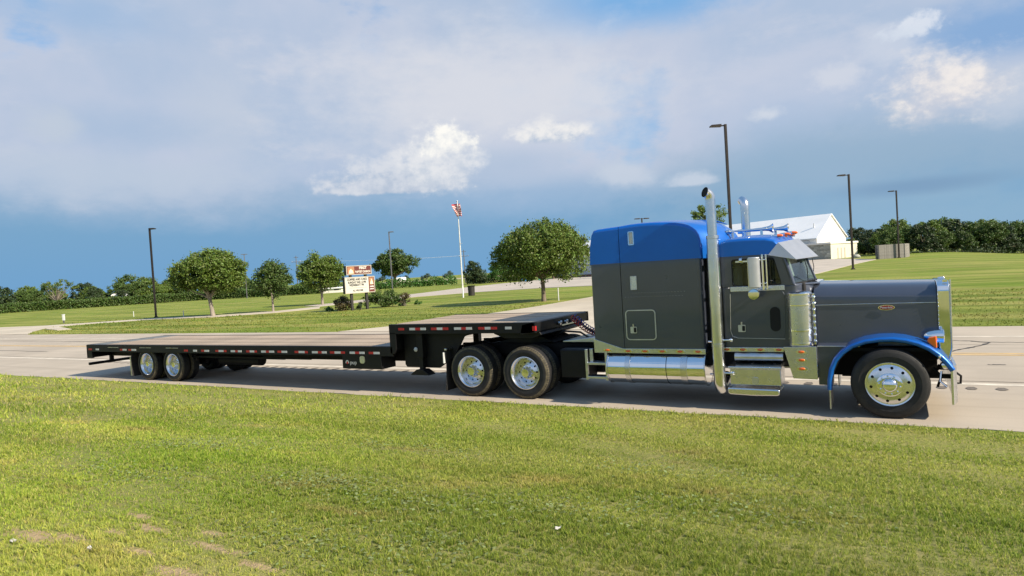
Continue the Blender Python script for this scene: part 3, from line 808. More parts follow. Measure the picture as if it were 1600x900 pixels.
make_tree('broad_tree', 'tall dark tree half hidden behind the left side of the mound-shaped tree', (-80.5, 142.0, 0),
    [(0, 0, 4.2, 3.4, 3, 3.0), (-.8, -.5, 6.2, 2.2, 2.2, 1.9), (2.2, 1, 3.6, 2.6, 2.4, 2.4)], 5000, 0.4, 0.8, 0.22, 1.4, 'leaf_deep', 'bark', 18)
make_tree('broad_tree', 'dark tree with its foot behind the trunk of the mound-shaped tree', (-72.5, 146.0, 0),
    [(0, 0, 3.2, 3.2, 3, 2.7), (2, 1, 2.8, 2.4, 2.2, 2.2)], 3600, 0.4, 0.8, 0.2, 1.2, 'leaf_dark', 'bark', 19)
make_tree('broad_tree', 'tree whose crown top shows above the sleeper roof beside the exhaust stack', (-34.0, 146.0, tz(-34, 146)),
    [(0, 0, 10.6, 3.6, 3.4, 2.4), (-1.2, 0, 12.4, 2.4, 2.4, 1.6), (1.9, .5, 11.8, 1.8, 1.8, 1.6)], 3200, 0.42, 0.8, 0.3, 7.5, 'leaf_mid', 'bark', 20)
make_tree('broad_tree', 'tree whose small pointed top just shows behind the rear of the sleeper roof', (-46.5, 128.0, tz(-46.5, 128)),
    [(0, 0, 6.4, 2.4, 2.4, 2.6), (.1, 0, 8.8, .9, .9, 1.3)], 2000, 0.4, 0.7, 0.25, 4, 'leaf_mid', 'bark', 21)

# shrubs round the sign
def shrub(name, label, loc, lobes, n, leaf, clump, mat, seed, group=None, cat='shrub'):
    r = np.random.RandomState(seed)
    root = thing(name, label, cat, loc, 0, group)
    pts, cen = crown_points(lobes, n, clump, r, 0.4, zmin=0.0)
    link('foliage', leaf_mesh(leaves(pts, leaf, r), mat), root)
    mb = MB()
    for i in range(9):
        e = Vector(cen[i % len(cen)]); mb.tube([(0.05 * math.cos(i), .05 * math.sin(i), -.1), e * .5 + Vector((0, 0, .05)), e], [.022, .016, .006], 5)
    obj('stem', mb, 'twig', root, smooth=60, kind='stuff')
    return root
shrub('round_shrub', 'round dark shrub with bronze tips under the left end of the church sign', (-40.9, 41.3, tz(-41, 41.5)), [(0, 0, .58, .82, .82, .62), (.25, -.1, .78, .55, .55, .45)], 3400, .11, .26, 'leaf_bronze', 31)
shrub('round_shrub', 'small dark shrub at the foot of the left sign post', (-39.1, 41.6, tz(-39.1, 41.6)), [(0, 0, .3, .34, .34, .4)], 700, .10, .18, 'leaf_dark', 32)
shrub('broad_shrub', 'broad dark green shrub under the right end of the church sign', (-39.0, 44.3, tz(-39, 44)), [(0, 0, .72, 1.2, 1.2, .75), (-.7, -.6, .6, .7, .7, .65), (.6, .5, .85, .7, .7, .6)], 5200, .13, .3, 'leaf_deep', 33)
shrub('broad_shrub', 'low bright green shrub right of the broad dark shrub', (-37.4, 44.9, tz(-37.4, 44.9)), [(0, 0, .3, .6, .6, .32)], 900, .12, .2, 'leaf_green', 34)
shrub('twiggy_shrub', 'twiggy brownish shrub standing alone right of the sign shrubs', (-36.78, 44.65, .11), [(0, 0, .62, .48, .48, .5), (.1, 0, .9, .42, .42, .3)], 1000, .10, .2, 'leaf_bronze', 35)
shrub('low_plant', 'tiny tuft of bright green plants right of the twiggy shrub', (-36.2, 45.9, .12), [(0, 0, .16, .45, .4, .2)], 500, .12, .15, 'leaf_green', 36)
shrub('low_plant', 'low green weeds left of the round shrub below the sign', (-42.5, 41.2, .05), [(0, 0, .15, .5, .4, .2)], 500, .12, .15, 'leaf_green', 37)

# hedgerow along the far edge of the left lawn
def hedge(name, label, pts, h, wd, n, leaf, mat, seed, bumps=0.35):
    r = np.random.RandomState(seed)
    root = thing(name, label, 'hedge', (pts[0][0], pts[0][1], 0))
    P = np.array(pts, float); seg = np.linalg.norm(P[1:] - P[:-1], axis=1); cum = np.concatenate([[0], np.cumsum(seg)])
    t = r.uniform(0, cum[-1], n)
    x = np.interp(t, cum, P[:, 0]); y = np.interp(t, cum, P[:, 1])
    hh = h * (1 + bumps * np.sin(t * .9 + 2 * np.sin(t * .31)) * .5 + bumps * .5 * np.sin(t * 2.7))
    u = r.uniform(0, 1, n) ** .7; ang = r.uniform(0, 2 * PI, n); rad = np.sqrt(r.uniform(.25, 1, n))
    xx = x + np.cos(ang) * rad * wd - P[0, 0]; yy = y + np.sin(ang) * rad * wd - P[0, 1]; zz = u * hh * (1 - .2 * rad)
    lp = [((xx[i], yy[i], zz[i]), (math.cos(ang[i]) * .7, math.sin(ang[i]) * .7, u[i])) for i in range(n)]
    link('foliage', leaf_mesh(leaves(lp, leaf, r), mat), root)
    mb = MB()
    for s_ in np.arange(0.5, cum[-1], 2.4):
        a, b = np.interp(s_, cum, P[:, 0]) - P[0, 0], np.interp(s_, cum, P[:, 1]) - P[0, 1]
        mb.tube([(a, b, -.2), (a + .1, b, h * .35), (a + r.uniform(-.3, .3), b, h * .75)], [.08, .05, .02], 5)
    obj('stem', mb, 'bark', root, kind='stuff')
    return root
hedge('hedge', 'long low clipped hedge along the far edge of the left lawn', [(-215, 52), (-180.5, 72), (-169, 87.6), (-157, 104.8), (-140, 110), (-122.8, 113.5), (-117, 118)], 2.5, 1.2, 42000, .42, 'leaf_deep', 41, .15)
hedge('hedge', 'ragged brighter green hedge between the church sign and the flagpole', [(-117, 128), (-110, 133), (-104.5, 139), (-101, 144)], 2.2, 1.0, 4200, .45, 'leaf_green', 42, .5)
hedge('hedge', 'loose dark scrub row running behind the blue and green bins', [(-96, 143), (-86, 141), (-77, 144)], 1.5, .9, 2200, .4, 'leaf_dark', 43, .5)

# treelines: one tree of each kind, then copies
def proto_tree(name, label, lobes, n, leaf, clump, mat, seed, group, fork=1.5, tr=.2):
    return make_tree(name, label, (0, 0, -0.0), lobes, n, leaf, clump, tr, fork, mat, 'bark', seed, group)
gR = 'scrub woodland trees at the right edge of the field'
LR = {'a': 'rounded deep green tree in the scrub woodland behind the right-hand field', 'b': 'bushy mid green tree in the scrub woodland behind the right-hand field', 'c': 'dark tree in the scrub woodland behind the right-hand field'}
pa = proto_tree('woodland_tree', LR['a'], [(0, 0, 3.0, 2.6, 2.4, 2.6), (1.2, .4, 4.0, 1.8, 1.8, 1.6), (-1.3, -.3, 2.2, 1.9, 1.9, 2.0)], 7000, .30, .6, 'leaf_deep', 51, gR)
pb = proto_tree('woodland_tree', LR['b'], [(0, 0, 2.6, 2.5, 2.5, 2.3), (-1.1, .4, 3.6, 1.6, 1.6, 1.4), (1.5, -.3, 2.0, 1.8, 1.8, 1.8)], 7000, .30, .6, 'leaf_mid', 52, gR)
pc = proto_tree('woodland_tree', LR['c'], [(0, 0, 2.8, 2.3, 2.3, 2.6), (.6, .4, 4.4, 1.4, 1.4, 1.3), (-.9, -.6, 1.6, 2, 2, 1.6)], 7000, .28, .55, 'leaf_dark', 53, gR)
first = {id(pa): True, id(pb): True, id(pc): True}
def plant(p, x, y, s, label=None, group=None, dz=0):
    loc = (x, y, tz(x, y) + dz); rz = rnd.uniform(0, 6.28)
    if first.get(id(p)):
        first[id(p)] = False; p.location = loc; p.rotation_euler[2] = rz; p.scale = (s, s, s * rnd.uniform(.92, 1.08))
        if label: p['label'] = label
        return p
    return dup(p, loc, rz, (s, s, s * rnd.uniform(.92, 1.08)), label, group)
tr = random.Random(9)
for row, (off, hs) in enumerate(((0, .82), (4.5, 1.0), (9.5, 1.12))):
    n_ = 15 - row
    for i in range(n_):
        u_ = (i + tr.uniform(-.3, .3)) / (n_ - 1)
        x_ = -6 + 50 * u_ + row * .8; y_ = 131 + 26 * min(1, max(0, (x_ - 2) / 20)) + off + tr.uniform(-1, 1)
        if x_ < -1: y_ += 12
        plant(tr.choice([pa, pb, pb, pc, pa]), x_, y_, hs * tr.uniform(.78, 1.15) * (1.0 if x_ < 14 else 1.1))
hedge('undergrowth', 'dark undergrowth along the foot of the right-hand woodland', [(1, 131), (5, 132), (12, 142), (21, 154), (42, 158)], 1.9, 1.2, 6500, .34, 'leaf_dark', 44, .5)['category'] = 'undergrowth'
gL = 'trees behind the left hedge'
LL = {'a': 'deep green bushy tree rising behind the left hedge', 'b': 'mid green rounded tree rising behind the left hedge', 'c': 'dark tree rising behind the left hedge'}
for (x_, y_, s_, k_) in ((-206, 70, .95, 'b'), (-203, 78, .85, 'a'), (-199, 86, 1.0, 'b'), (-193, 82, .8, 'a'), (-190, 95, 1.05, 'c'), (-186, 96, .95, 'b'), (-184, 105, 1.15, 'a'), (-179, 106, 1.2, 'b'), (-176, 112, 1.1, 'b'), (-172, 113, 1.1, 'a'), (-168, 118, 1.0, 'b'), (-166, 124, .85, 'b'), (-160, 124, .75, 'a'), (-150, 128, .6, 'b'), (-141, 128, .55, 'b'), (-178, 92, .72, 'c'), (-174, 97, .65, 'c'), (-132, 126, .55, 'a'), (-209, 75, .8, 'a'), (-201, 74, .8, 'a'), (-196, 90, .95, 'a'), (-188, 88, .8, 'b'), (-182, 100, .95, 'a'), (-163, 118, .9, 'a'), (-171, 105, .7, 'b'), (-155, 121, .62, 'a'), (-146, 124, .55, 'b'), (-198, 80, .75, 'b'), (-194, 85, .8, 'a'), (-184, 94, .75, 'a'), (-178, 103, .85, 'a'), (-174, 108, .85, 'b'), (-165, 112, .75, 'b'), (-158, 117, .7, 'a'), (-151, 121, .6, 'a'), (-137, 122, .5, 'b')):
    plant({'a': pa, 'b': pb, 'c': pc}[k_], x_, y_, s_ * 1.18, LL[k_], gL)
plant(pc, -190.5, 76.5, 1.25, 'very dark tree cut by the left edge of the photograph', None).__setitem__('group', 'dark trees at the left edge')
make_tree('bare_tree', 'thin half-bare tree with pale branches in front of the left treeline', (-181, 84.5, 0),
    [(-1.5, -.6, 6.0, 1.9, 1.6, .7), (1.6, 1.0, 6.4, 2.4, 2, .8), (3.4, 2.0, 5.4, 1.4, 1.2, .8), (-3.2, -1.6, 5.4, 1, 1, .5)], 1200, .34, .7, .22, 2.0, 'leaf_bright', 'twig', 61, limbs=22)
gF = 'hazy trees on the far horizon'
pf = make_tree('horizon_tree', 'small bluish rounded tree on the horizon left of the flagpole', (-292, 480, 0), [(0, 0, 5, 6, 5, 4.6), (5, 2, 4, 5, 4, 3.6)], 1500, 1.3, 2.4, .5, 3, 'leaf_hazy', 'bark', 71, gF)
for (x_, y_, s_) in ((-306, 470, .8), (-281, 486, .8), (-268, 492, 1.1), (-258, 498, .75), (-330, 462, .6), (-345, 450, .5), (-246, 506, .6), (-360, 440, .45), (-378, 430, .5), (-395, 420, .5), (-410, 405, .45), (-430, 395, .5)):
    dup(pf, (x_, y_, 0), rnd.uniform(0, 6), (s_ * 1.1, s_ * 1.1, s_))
make_tree('horizon_tree', 'dark rounded tree by the pale far field left of the flagpole', (-205, 345, 0), [(0, 0, 4, 6, 6, 3.8), (4, 2, 3, 4, 4, 3)], 2200, .9, 1.8, .5, 2, 'leaf_deep', 'bark', 72)
# ------------------------------------------------------------------ the tractor; local x = along the road, y < 0 the side seen, z up
YC = 12.45
truck = thing('semi_truck', 'dark gray long-nose semi truck with blue roof, blue fenders and chrome stacks', 'semi truck', (0, YC, 0))
T = truck

def tyre_mesh(R, rin, wd, n=64):
    """tread faces grooved, outer face towards -y at y=0"""
    h = wd
    prof = [(rin, .012), (rin + .03, .004), (rin + .09, -.004), (R - .11, -.006), (R - .06, .0), (R - .028, .012), (R - .008, .03), (R, .045)]
    mi = [0, 0, 0, 0, 1, 1, 1]
    g0 = .045; inner = h - .045; k = 4
    pitch = (inner - g0) / k
    y = g0
    for i in range(k):
        y1 = y + pitch
        if i < k - 1:
            prof += [(R, y1 - .008), (R - .014, y1 - .007), (R - .014, y1 + .007), (R, y1 + .008)]; mi += [0, 0, 0, 0]
        else: prof += [(R, y1)]; mi += [0]
        y = y1
    prof += [(R - .03, h - .012), (R - .10, h), (rin + .03, h - .006), (rin, h - .012)]; mi += [0, 0, 0, 0]
    mb = MB(); mb.lathe(prof, (0, 0, 0), 'y', n, mis=mi)
    # shoulder lugs
    for i in range(n):
        a = 2 * PI * (i + .5) / n; da = PI / n * .7
        P = []
        for (r_, y_) in ((R - .022, .014), (R + .001, .044), (R + .002, .066), (R - .02, .03)):
            P += [(r_ * math.cos(a - da), y_, r_ * math.sin(a - da)), (r_ * math.cos(a + da), y_, r_ * math.sin(a + da))]
        mb.add(P, [(0, 1, 3, 2), (2, 3, 5, 4), (4, 5, 7, 6), (6, 7, 1, 0), (0, 2, 4, 6), (1, 7, 5, 3)], 0)
    return mb
def lugs(mb, r, y, n, rad, ln, off=0.0):
    for i in range(n):
        a = 2 * PI * i / n + off
        mb.lathe([(0, -ln), (rad * .55, -ln * .95), (rad * .8, -ln * .5), (rad, 0)], (r * math.cos(a), y, r * math.sin(a)), 'y', 8)
def holed_disc(r0, r1, rh, n, hole, yfun, seg=6):
    """disc face with n round hand holes: each sector is a ring of quads round its hole"""
    mb = MB()
    for i in range(n):
        a0, a1 = 2 * PI * i / n, 2 * PI * (i + 1) / n; am = (a0 + a1) / 2
        m_ = seg * 4; inner = []; outer = []
        for k in range(m_):
            t = 2 * PI * k / m_
            hx, hy = math.cos(t), math.sin(t)
            r_ = rh + hole * hx; aa = am + hole * hy / rh
            inner.append((r_, aa))
            s_ = 1 / max(abs(hx), abs(hy))
            X_, Y_ = hx * s_, hy * s_
            ro = rh + (X_ * (r1 - rh) if X_ > 0 else X_ * (rh - r0)); ao = am + Y_ * (a1 - a0) / 2
            outer.append((ro, ao))
        mk = lambda q, dy=0: (q[0] * math.cos(q[1]), yfun(q[0]) + dy, q[0] * math.sin(q[1]))
        vs = [mk(q) for q in outer] + [mk(q) for q in inner] + [mk(q, .03) for q in inner]
        fs = []
        for k in range(m_):
            j = (k + 1) % m_
            fs += [(k, j, m_ + j, m_ + k), (m_ + k, m_ + j, 2 * m_ + j, 2 * m_ + k)]
        mb.add(vs, fs)
    return mb
TY_F = mesh(tyre_mesh(.525, .325, .29), ['rubber', 'rubber'], 40)
TY_D = mesh(tyre_mesh(.525, .325, .27), ['rubber', 'dusty_rubber'], 40)
TY_T = mesh(tyre_mesh(.475, .315, .25), ['rubber', 'dusty_rubber'], 40)
# steer rim: convex face, ten hand holes, lug ring and a domed cap
def yf(r): return -.035 + .05 * ((r - .17) / .15) ** 2 if r > .17 else -.035
m1 = holed_disc(.20, .295, .25, 10, .021, yf)
m1.lathe([(.295, yf(.295)), (.315, .0), (.328, -.008), (.334, .004), (.334, .03)], n=48)
m1.lathe([(.20, yf(.2)), (.17, -.04), (.12, -.045)], n=48)
RIM_F = mesh(m1, 'rim_metal', 50)
m1 = MB(); m1.lathe([(.175, -.03), (.172, -.062), (.150, -.075), (.105, -.078), (.103, -.085), (.095, -.12), (.07, -.14), (0, -.148)], n=40); lugs(m1, .138, -.075, 10, .017, .035)
CAP_F = mesh(m1, 'chrome', 40)
m1 = MB(); m1.lathe([(0, .03), (.29, .03), (.29, .20), (0, .20)], n=24); HUB_F = mesh(m1, 'black_frame', 40)
# drive and trailer rims: deep dish
def deep(rl, depth):
    m_ = holed_disc(.15, .232, .197, 10, .019, lambda r: depth + .5 * (r - .232) + .012)
    m_.lathe([(.232, depth + .012), (.252, depth + .02), (.262, depth - .01), (.272, .05), (rl - .022, .012), (rl - .008, -.004), (rl + .004, .0), (rl + .004, .02)], n=48)
    m_.lathe([(.15, depth - .029), (.14, depth - .036), (.09, depth - .038)], n=40)
    return m_
RIM_D = mesh(deep(.325, .145), 'rim_metal', 50)
RIM_T = mesh(deep(.315, .150), 'rim_metal', 50)
def cap(depth, rad, out):
    m_ = MB(); m_.lathe([(rad + .012, depth), (rad, depth - .02), (rad, -out * .6 + .02), (rad - .008, -out * .8), (rad * .55, -out), (0, -out - .004)], n=28)
    lugs(m_, .118, depth - .005, 10, .015, .05, .1); return m_
CAP_D = mesh(cap(.105, .088, .0), 'chrome', 40)
CAP_T = mesh(cap(.11, .080, -.02), 'chrome', 40)
def hubmesh(depth, ln): 
    m_ = MB(); m_.lathe([(0, depth + .035), (.30, depth + .035), (.30, depth + .14), (.19, depth + .16), (.19, ln), (0, ln)], n=24); return mesh(m_, 'black_frame', 40)
HUB_D = hubmesh(.145, .62); HUB_T = hubmesh(.15, .58)
def wheel(parent, x, y, z, tyres, rim, cap_, hub, side, spin=0.0):
    """side -1: face towards -y. Wheel mesh is its hub; tyre, rim and cap are its pieces"""
    w_ = link('wheel', hub, parent, (x, y, z), (0, spin, 0) if side < 0 else (0, spin, PI))
    for (me, off) in tyres: link('tyre', me, w_, (0, off, 0))
    link('rim', rim, w_); link('hub_cap', cap_, w_)
    return w_
wheel(T, -.07, -1.24, .525, [(TY_F, 0)], RIM_F, CAP_F, HUB_F, -1, .15)
wheel(T, -.07, 1.24, .525, [(TY_F, 0)], RIM_F, CAP_F, HUB_F, 1)
for x in (-6.35, -7.64):
    for s in (-1, 1): wheel(T, x, s * 1.19, .525, [(TY_D, 0), (TY_D, .32)], RIM_D, CAP_D, HUB_D, s, .3)

# frame and running gear
mb = MB()
for s in (-1, 1): mb.box(-8.3, .55, s * .43 - .04, s * .43 + .04, .78, 1.04)
for x in (-8.2, -7.0, -5.2, -3, -1.2, .3): mb.box(x - .05, x + .05, -.4, .4, .80, 1.0)
obj('frame', mb, 'black_frame', T, bevel=.01)
mb = MB()
for x in (-6.35, -7.64):
    mb.tube([(x, -.75, .525), (x, .75, .525)], .075, 12); mb.sphere((x, .05, .525), .22, 14, 10)
    for s in (-1, 1):
        mb.lathe([(0, -.13), (.12, -.12), (.14, -.04), (.12, .0), (.14, .05), (.12, .13), (0, .14)], (x - .28, s * .43, .74), 'z', 14)
        mb.tube([(x + .18, s * .32, .56), (x + .18, s * .32, .86)], .03, 8)
        mb.box(x - .38, x + .55, s * .43 - .05, s * .43 + .05, .56, .64)
mb.tube([(-6.2, 0, .55), (-2.5, 0, .62)], .06, 10)
obj('drive_axle', mb, 'black_frame', T, smooth=40)
mb = MB(); mb.tube([(-.07, -1.0, .42), (-.07, 1.0, .42)], .06, 10)
for s in (-1, 1):
    mb.box(-.75, .75, s * .42 - .045, s * .42 + .045, .50, .56); mb.tube([(.5, s * .42, .55), (.62, s * .42, .7)], .03, 8); mb.tube([(-.07, s * .6, .42), (-.05, s * .55, .85)], .035, 8)
    mb.tube([(.55, s * .9, .45), (.60, s * .95, .62), (.50, s * .92, .74)], .018, 6)
obj('front_axle', mb, 'black_frame', T, smooth=40)
mb = MB(); mb.box(-.95, .45, -.55, .55, .75, 1.7); mb.box(-.9, .45, -.95, -.55, .98, 1.035); mb.box(-.9, .45, .55, .95, .98, 1.035); mb.box(-.6, .2, -.3, .3, .45, .8)
mb.box(-.98, -.92, -.9, .9, .45, 1.05); mb.box(-.9, .58, -.46, -.42, .52, 1.1); mb.box(-.9, .58, .42, .46, .52, 1.1)
obj('engine_block', mb, 'black_gap', T)
mb = MB(); mb.prism([(-7.35, 1.06), (-7.0, 1.16), (-6.3, 1.19), (-6.15, 1.12), (-6.0, 1.06), (-6.4, 1.04), (-7.5, 1.04)], 'y', -.5, .5)
for s in (-1, 1): mb.prism([(-8.3, .98), (-8.2, 1.03), (-7.7, 1.09), (-7.7, 1.02), (-8.3, .93)], 'y', s * .42 - .1, s * .42 + .1)
obj('fifth_wheel', mb, 'black_paint', T, bevel=.015)
for s in (-1, 1):
    mb = MB(); mb.grid([[(-8.24, s * 1.20, .98), (-8.24, s * .58, .98)], [(-8.26, s * 1.20, .55), (-8.26, s * .58, .55)], [(-8.29, s * 1.21, .10), (-8.29, s * .6, .10)]])
    o = obj('mud_flap', mb, 'rubber', T); o.modifiers.new('solid', 'SOLIDIFY').thickness = .012
    mb = MB(); mb.box(-8.265, -8.245, s * 1.245 - .05, s * 1.245 + .02, .70, .93); obj('reflector_plate', mb, 'white_plastic', T, bevel=.005)
    mb = MB(); mb.box(-8.26, -8.20, min(s * .42, s * 1.24), max(s * .42, s * 1.24), .97, 1.01); obj('flap_hanger', mb, 'polished', T, bevel=.008)
# deck plate, boxes and air lines behind the sleeper
mb = MB(); mb.box(-5.75, -4.95, -.62, .62, 1.075, 1.10); mb.prism([(-5.75, 1.10), (-4.95, 1.10), (-4.95, 1.16), (-5.1, 1.165)], 'y', -.62, .62); obj('deck_plate', mb, 'aluminium', T, bevel=.006)
mb = MB(); mb.box(-5.66, -5.08, -.98, -.5, .42, .98); mb.box(-5.60, -4.95, -.45, .45, .45, 1.0); obj('battery_box', mb, 'black_paint', T, bevel=.03)
mb = MB(); mb.box(-5.66, -5.08, .5, .98, .42, .98); obj('battery_box', mb, 'black_paint', T, bevel=.03)
mb = MB()
for x in (-5.04, -4.64): mb.box(x - .025, x + .025, -1.12, -1.07, .42, 1.0)
for z in (.45, .71): mb.box(-5.02, -4.62, -1.14, -.9, z, z + .045)
mb.box(-5.0, -4.93, -1.05, -1.0, .75, 1.0)
obj('access_step', mb, 'aluminium', T, bevel=.006)
def coil(mat, y0, rad, ph):
    path = []
    A_, B_ = Vector((-5.78, y0, 1.52)), Vector((-4.95, y0 + .05, 1.22))
    for i in range(150):
        t = i / 149; p = A_.lerp(B_, t); p.z -= .16 * math.sin(PI * t)
        a = 2 * PI * 17 * t + ph; path.append(p + Vector((.02 * math.cos(a), math.cos(a) * rad, math.sin(a) * rad)))
    m_ = MB(); m_.tube(path, .010, 5); return obj('air_line', m_, mat, T, smooth=60)
coil('cable_red', -.05, .055, 0); coil('cable_blue', .12, .055, 1)
mb = MB(); mb.tube([(-6.05, .2, 1.42), (-5.8, .1, 1.5), (-5.4, -.1, 1.28), (-5.15, -.15, 1.18), (-4.9, -.2, 1.3)], .016, 6); mb.tube([(-6.2, -.1, 1.12), (-5.9, -.25, 1.26), (-5.5, -.3, 1.24), (-5.3, -.3, 1.12)], .022, 6)
obj('air_line', mb, 'rubber', T, smooth=60)

# sleeper
SB = 2.585
def plan_box(x0, x1, hw, z0, z1, rf, rr):
    P = [(x0 + rr, -hw), (x1 - rf, -hw)]
    P += [(x1 - rf + rf * math.sin(a), -hw + rf - rf * math.cos(a)) for a in [PI / 2 * k / 6 for k in range(1, 7)]]
    P += [(x1 - rf + rf * math.cos(a), hw - rf + rf * math.sin(a)) for a in [PI / 2 * k / 6 for k in range(0, 7)]]
    P += [(x0 + rr - rr * math.sin(a), hw - rr + rr * math.cos(a)) for a in [PI / 2 * k / 4 for k in range(0, 5)]]
    P += [(x0 + rr - rr * math.cos(a), -hw + rr - rr * math.sin(a)) for a in [PI / 2 * k / 4 for k in range(0, 4)]]
    m_ = MB(); m_.prism(P, 'z', z0, z1); return m_
obj('sleeper_body', plan_box(-4.262, -2.79, 1.10, .96, SB, .10, .004), 'gray_paint', T, smooth=30)
obj('sleeper_rear_panel', plan_box(-4.86, -4.272, 1.10, .96, SB, .004, .05), 'gray_paint', T, smooth=30)
mb = MB(); mb.box(-4.30, -4.24, -1.085, 1.085, .98, 3.1); mb.box(-4.80, -2.85, -1.05, 1.05, .9, .97); obj('sleeper_core', mb, 'black_gap', T)
def loft_roof(E, Cn, hw, rnd_):
    """side profile E at |y|=hw blending to centre profile Cn; upper edge rounded by rnd_"""
    st = []
    for (f, dz, k) in ((1.0, rnd_, 1.0), (.994, rnd_ * .62, 1.0), (.978, rnd_ * .3, .99), (.955, rnd_ * .12, .97), (.92, .02, .93), (.84, .0, .82), (.7, 0, .60), (.5, 0, .33), (.25, 0, .1), (0, 0, 0)):
        st.append((f, dz, k))
    st = [(-f, d, k) for f, d, k in st] + [(f, d, k) for f, d, k in st[::-1][1:]]
    z0 = E[0][1]; zt = max(p[1] for p in E)
    rows = []
    for f, dz, k in st:
        row = []
        for e, c in zip(E, Cn):
            x = e[0] * k + c[0] * (1 - k); z = e[1] * k + c[1] * (1 - k)
            q = max(0, (z - z0) / (zt - z0)); x2 = x - (dz * .35 if x > -3.2 and q < .95 else 0) * (0 if z <= z0 + .01 else 1)
            row.append((x2, f * hw, z - dz * q ** 2))
        rows.append(row)
    m_ = MB(); m_.grid(rows)
    n = len(E)
    for r_ in (rows[0], rows[-1]): m_.add(r_, [tuple(range(n))])
    m_.add([r_[0] for r_ in rows] + [r_[-1] for r_ in rows], [tuple(list(range(len(rows))) + list(range(2 * len(rows) - 1, len(rows) - 1, -1)))])
    return m_
E_S = [(-4.262, SB), (-4.262, 3.0), (-4.262, 3.27), (-4.05, 3.288), (-3.84, 3.292), (-3.6, 3.285), (-3.38, 3.268), (-3.22, 3.245), (-3.09, 3.215), (-3.0, 3.18), (-2.93, 3.135), (-2.87, 3.08), (-2.825, 3.0), (-2.80, 2.9), (-2.79, 2.76), (-2.79, SB)]
C_S = [(-4.262, SB), (-4.262, 3.0), (-4.262, 3.30), (-4.05, 3.325), (-3.84, 3.335), (-3.6, 3.34), (-3.38, 3.335), (-3.15, 3.315), (-2.95, 3.285), (-2.78, 3.245), (-2.64, 3.19), (-2.52, 3.11), (-2.43, 3.02), (-2.37, 2.92), (-2.35, 2.80), (-2.35, SB)]
obj('sleeper_roof', loft_roof(E_S, C_S, 1.10, .075), 'blue_paint', T, smooth=50)
E_R = [(-4.86, SB), (-4.84, 2.95), (-4.80, 3.17), (-4.76, 3.235), (-4.68, 3.25), (-4.5, 3.26), (-4.272, 3.27), (-4.272, 2.95), (-4.272, SB)]
C_R = [(x, z + (.03 if z > 3.1 else 0)) for x, z in E_R]
obj('sleeper_rear_cap', loft_roof(E_R, C_R, 1.10, .075), 'blue_paint', T, smooth=50)
for y_, z_ in ((-.75, 3.235), (-.4, 3.30), (0, 3.335), (.4, 3.30), (.75, 3.235)):     # pressed ribs down the roof front
    k = 1 - abs(y_) / 1.1
    P = [(-3.6, y_, z_ - .02), (-3.25, y_, z_ - .022), (-2.97 + .2 * k, y_, z_ - .07), (-2.86 + .3 * k, y_, z_ - .15)]
    m_ = MB(); m_.tube(P, [.005, .016, .018, .006], 8); obj('roof_rib', m_, 'blue_paint', T, smooth=60)
# trim along the colour break, bay seam screws, vents, hatch, lamps
YS = -1.102
mb = MB(); mb.box(-4.855, -2.84, YS - .004, YS + .004, SB - .007, SB + .007); obj('colour_seam', mb, 'gray_paint', T)
def framed(name, x0, x1, z0, z1, r, t, fmat, pmat, y=YS):
    m_ = MB(); m_.ring(rrect(x0, x1, z0, z1, r), rrect(x0 + t, x1 - t, z0 + t, z1 - t, max(.004, r - t)), 'y', y - .014, y + .004)
    o = obj(name, m_, fmat, T, smooth=40)
    if pmat:
        p_ = MB(); p_.prism(rrect(x0 + t, x1 - t, z0 + t, z1 - t, max(.004, r - t)), 'y', y - .006, y + .003); obj('panel', p_, pmat, o)
    return o
framed('upper_vent', -4.085, -3.975, 2.90, 3.15, .02, .018, 'chrome', 'white_plastic')
framed('side_vent', -4.085, -3.965, 2.09, 2.34, .012, .02, 'aluminium', 'polished')
framed('luggage_hatch', -4.215, -3.65, 1.175, 1.725, .07, .018, 'aluminium', 'gray_paint')
def latch(x, z, y=YS, parent=T):
    m_ = MB(); m_.prism(rrect(x - .06, x + .06, z - .07, z + .05, .015), 'y', y - .02, y - .004); m_.tube([(x, y - .02, z + .05), (x, y - .022, z + .10)], .014, 8)
    o = obj('latch', m_, 'aluminium', parent, smooth=40)
    p_ = MB(); p_.prism(rrect(x + .005, x + .052, z - .055, z + .035, .015), 'y', y - .024, y - .0205); obj('latch_pull', p_, 'black_gap', o)
    return o
latch(-4.07, 1.37)
mb = MB()
for zz, x0, x1 in ((2.03, -4.05, -3.1), (1.96, -4.2, -3.1)):
    x = x0
    while x < x1: mb.sphere((x, YS + .002, zz), .005, 6, 4); x += .055
obj('rivet_row', mb, 'aluminium', T, smooth=60, kind='stuff')
mb = MB(); mb.prism([(-4.862, .94), (-2.80, .925), (-2.80, 1.02), (-4.30, 1.02), (-4.868, 1.20)], 'y', YS - .012, YS + .002); obj('sleeper_skirt', mb, 'polished', T, bevel=.004)
mb = MB(); mb.prism([(-4.862, .94), (-2.80, .925), (-2.80, 1.02), (-4.30, 1.02), (-4.868, 1.20)], 'y', -YS - .002, -YS + .012); obj('sleeper_skirt', mb, 'polished', T, bevel=.004)
# marker lamps
m_ = MB(); m_.sphere((0, 0, 0), (.052, .02, .024), 14, 8); LENS = mesh(m_, 'amber', 60)
m_ = MB(); m_.prism([(-.085, 0), (-.055, .027), (.055, .027), (.085, 0), (.055, -.027), (-.055, -.027)], 'y', -.008, .003); BEZ = mesh(m_, 'chrome')
def marker(x, y, z):
    o = link('marker_light', LENS, T, (x, y, z)); link('bezel', BEZ, o); return o
for x in (-4.60, -4.20, -3.88, -3.56, -3.24, -2.93): marker(x, YS - .014, .975 if x > -4.5 else .99)
for x in (-2.46, -2.20, -1.92, -1.63): marker(x, -1.028, 1.005)
for z in (1.00, .87, .73): marker(-1.27, -1.225, z)

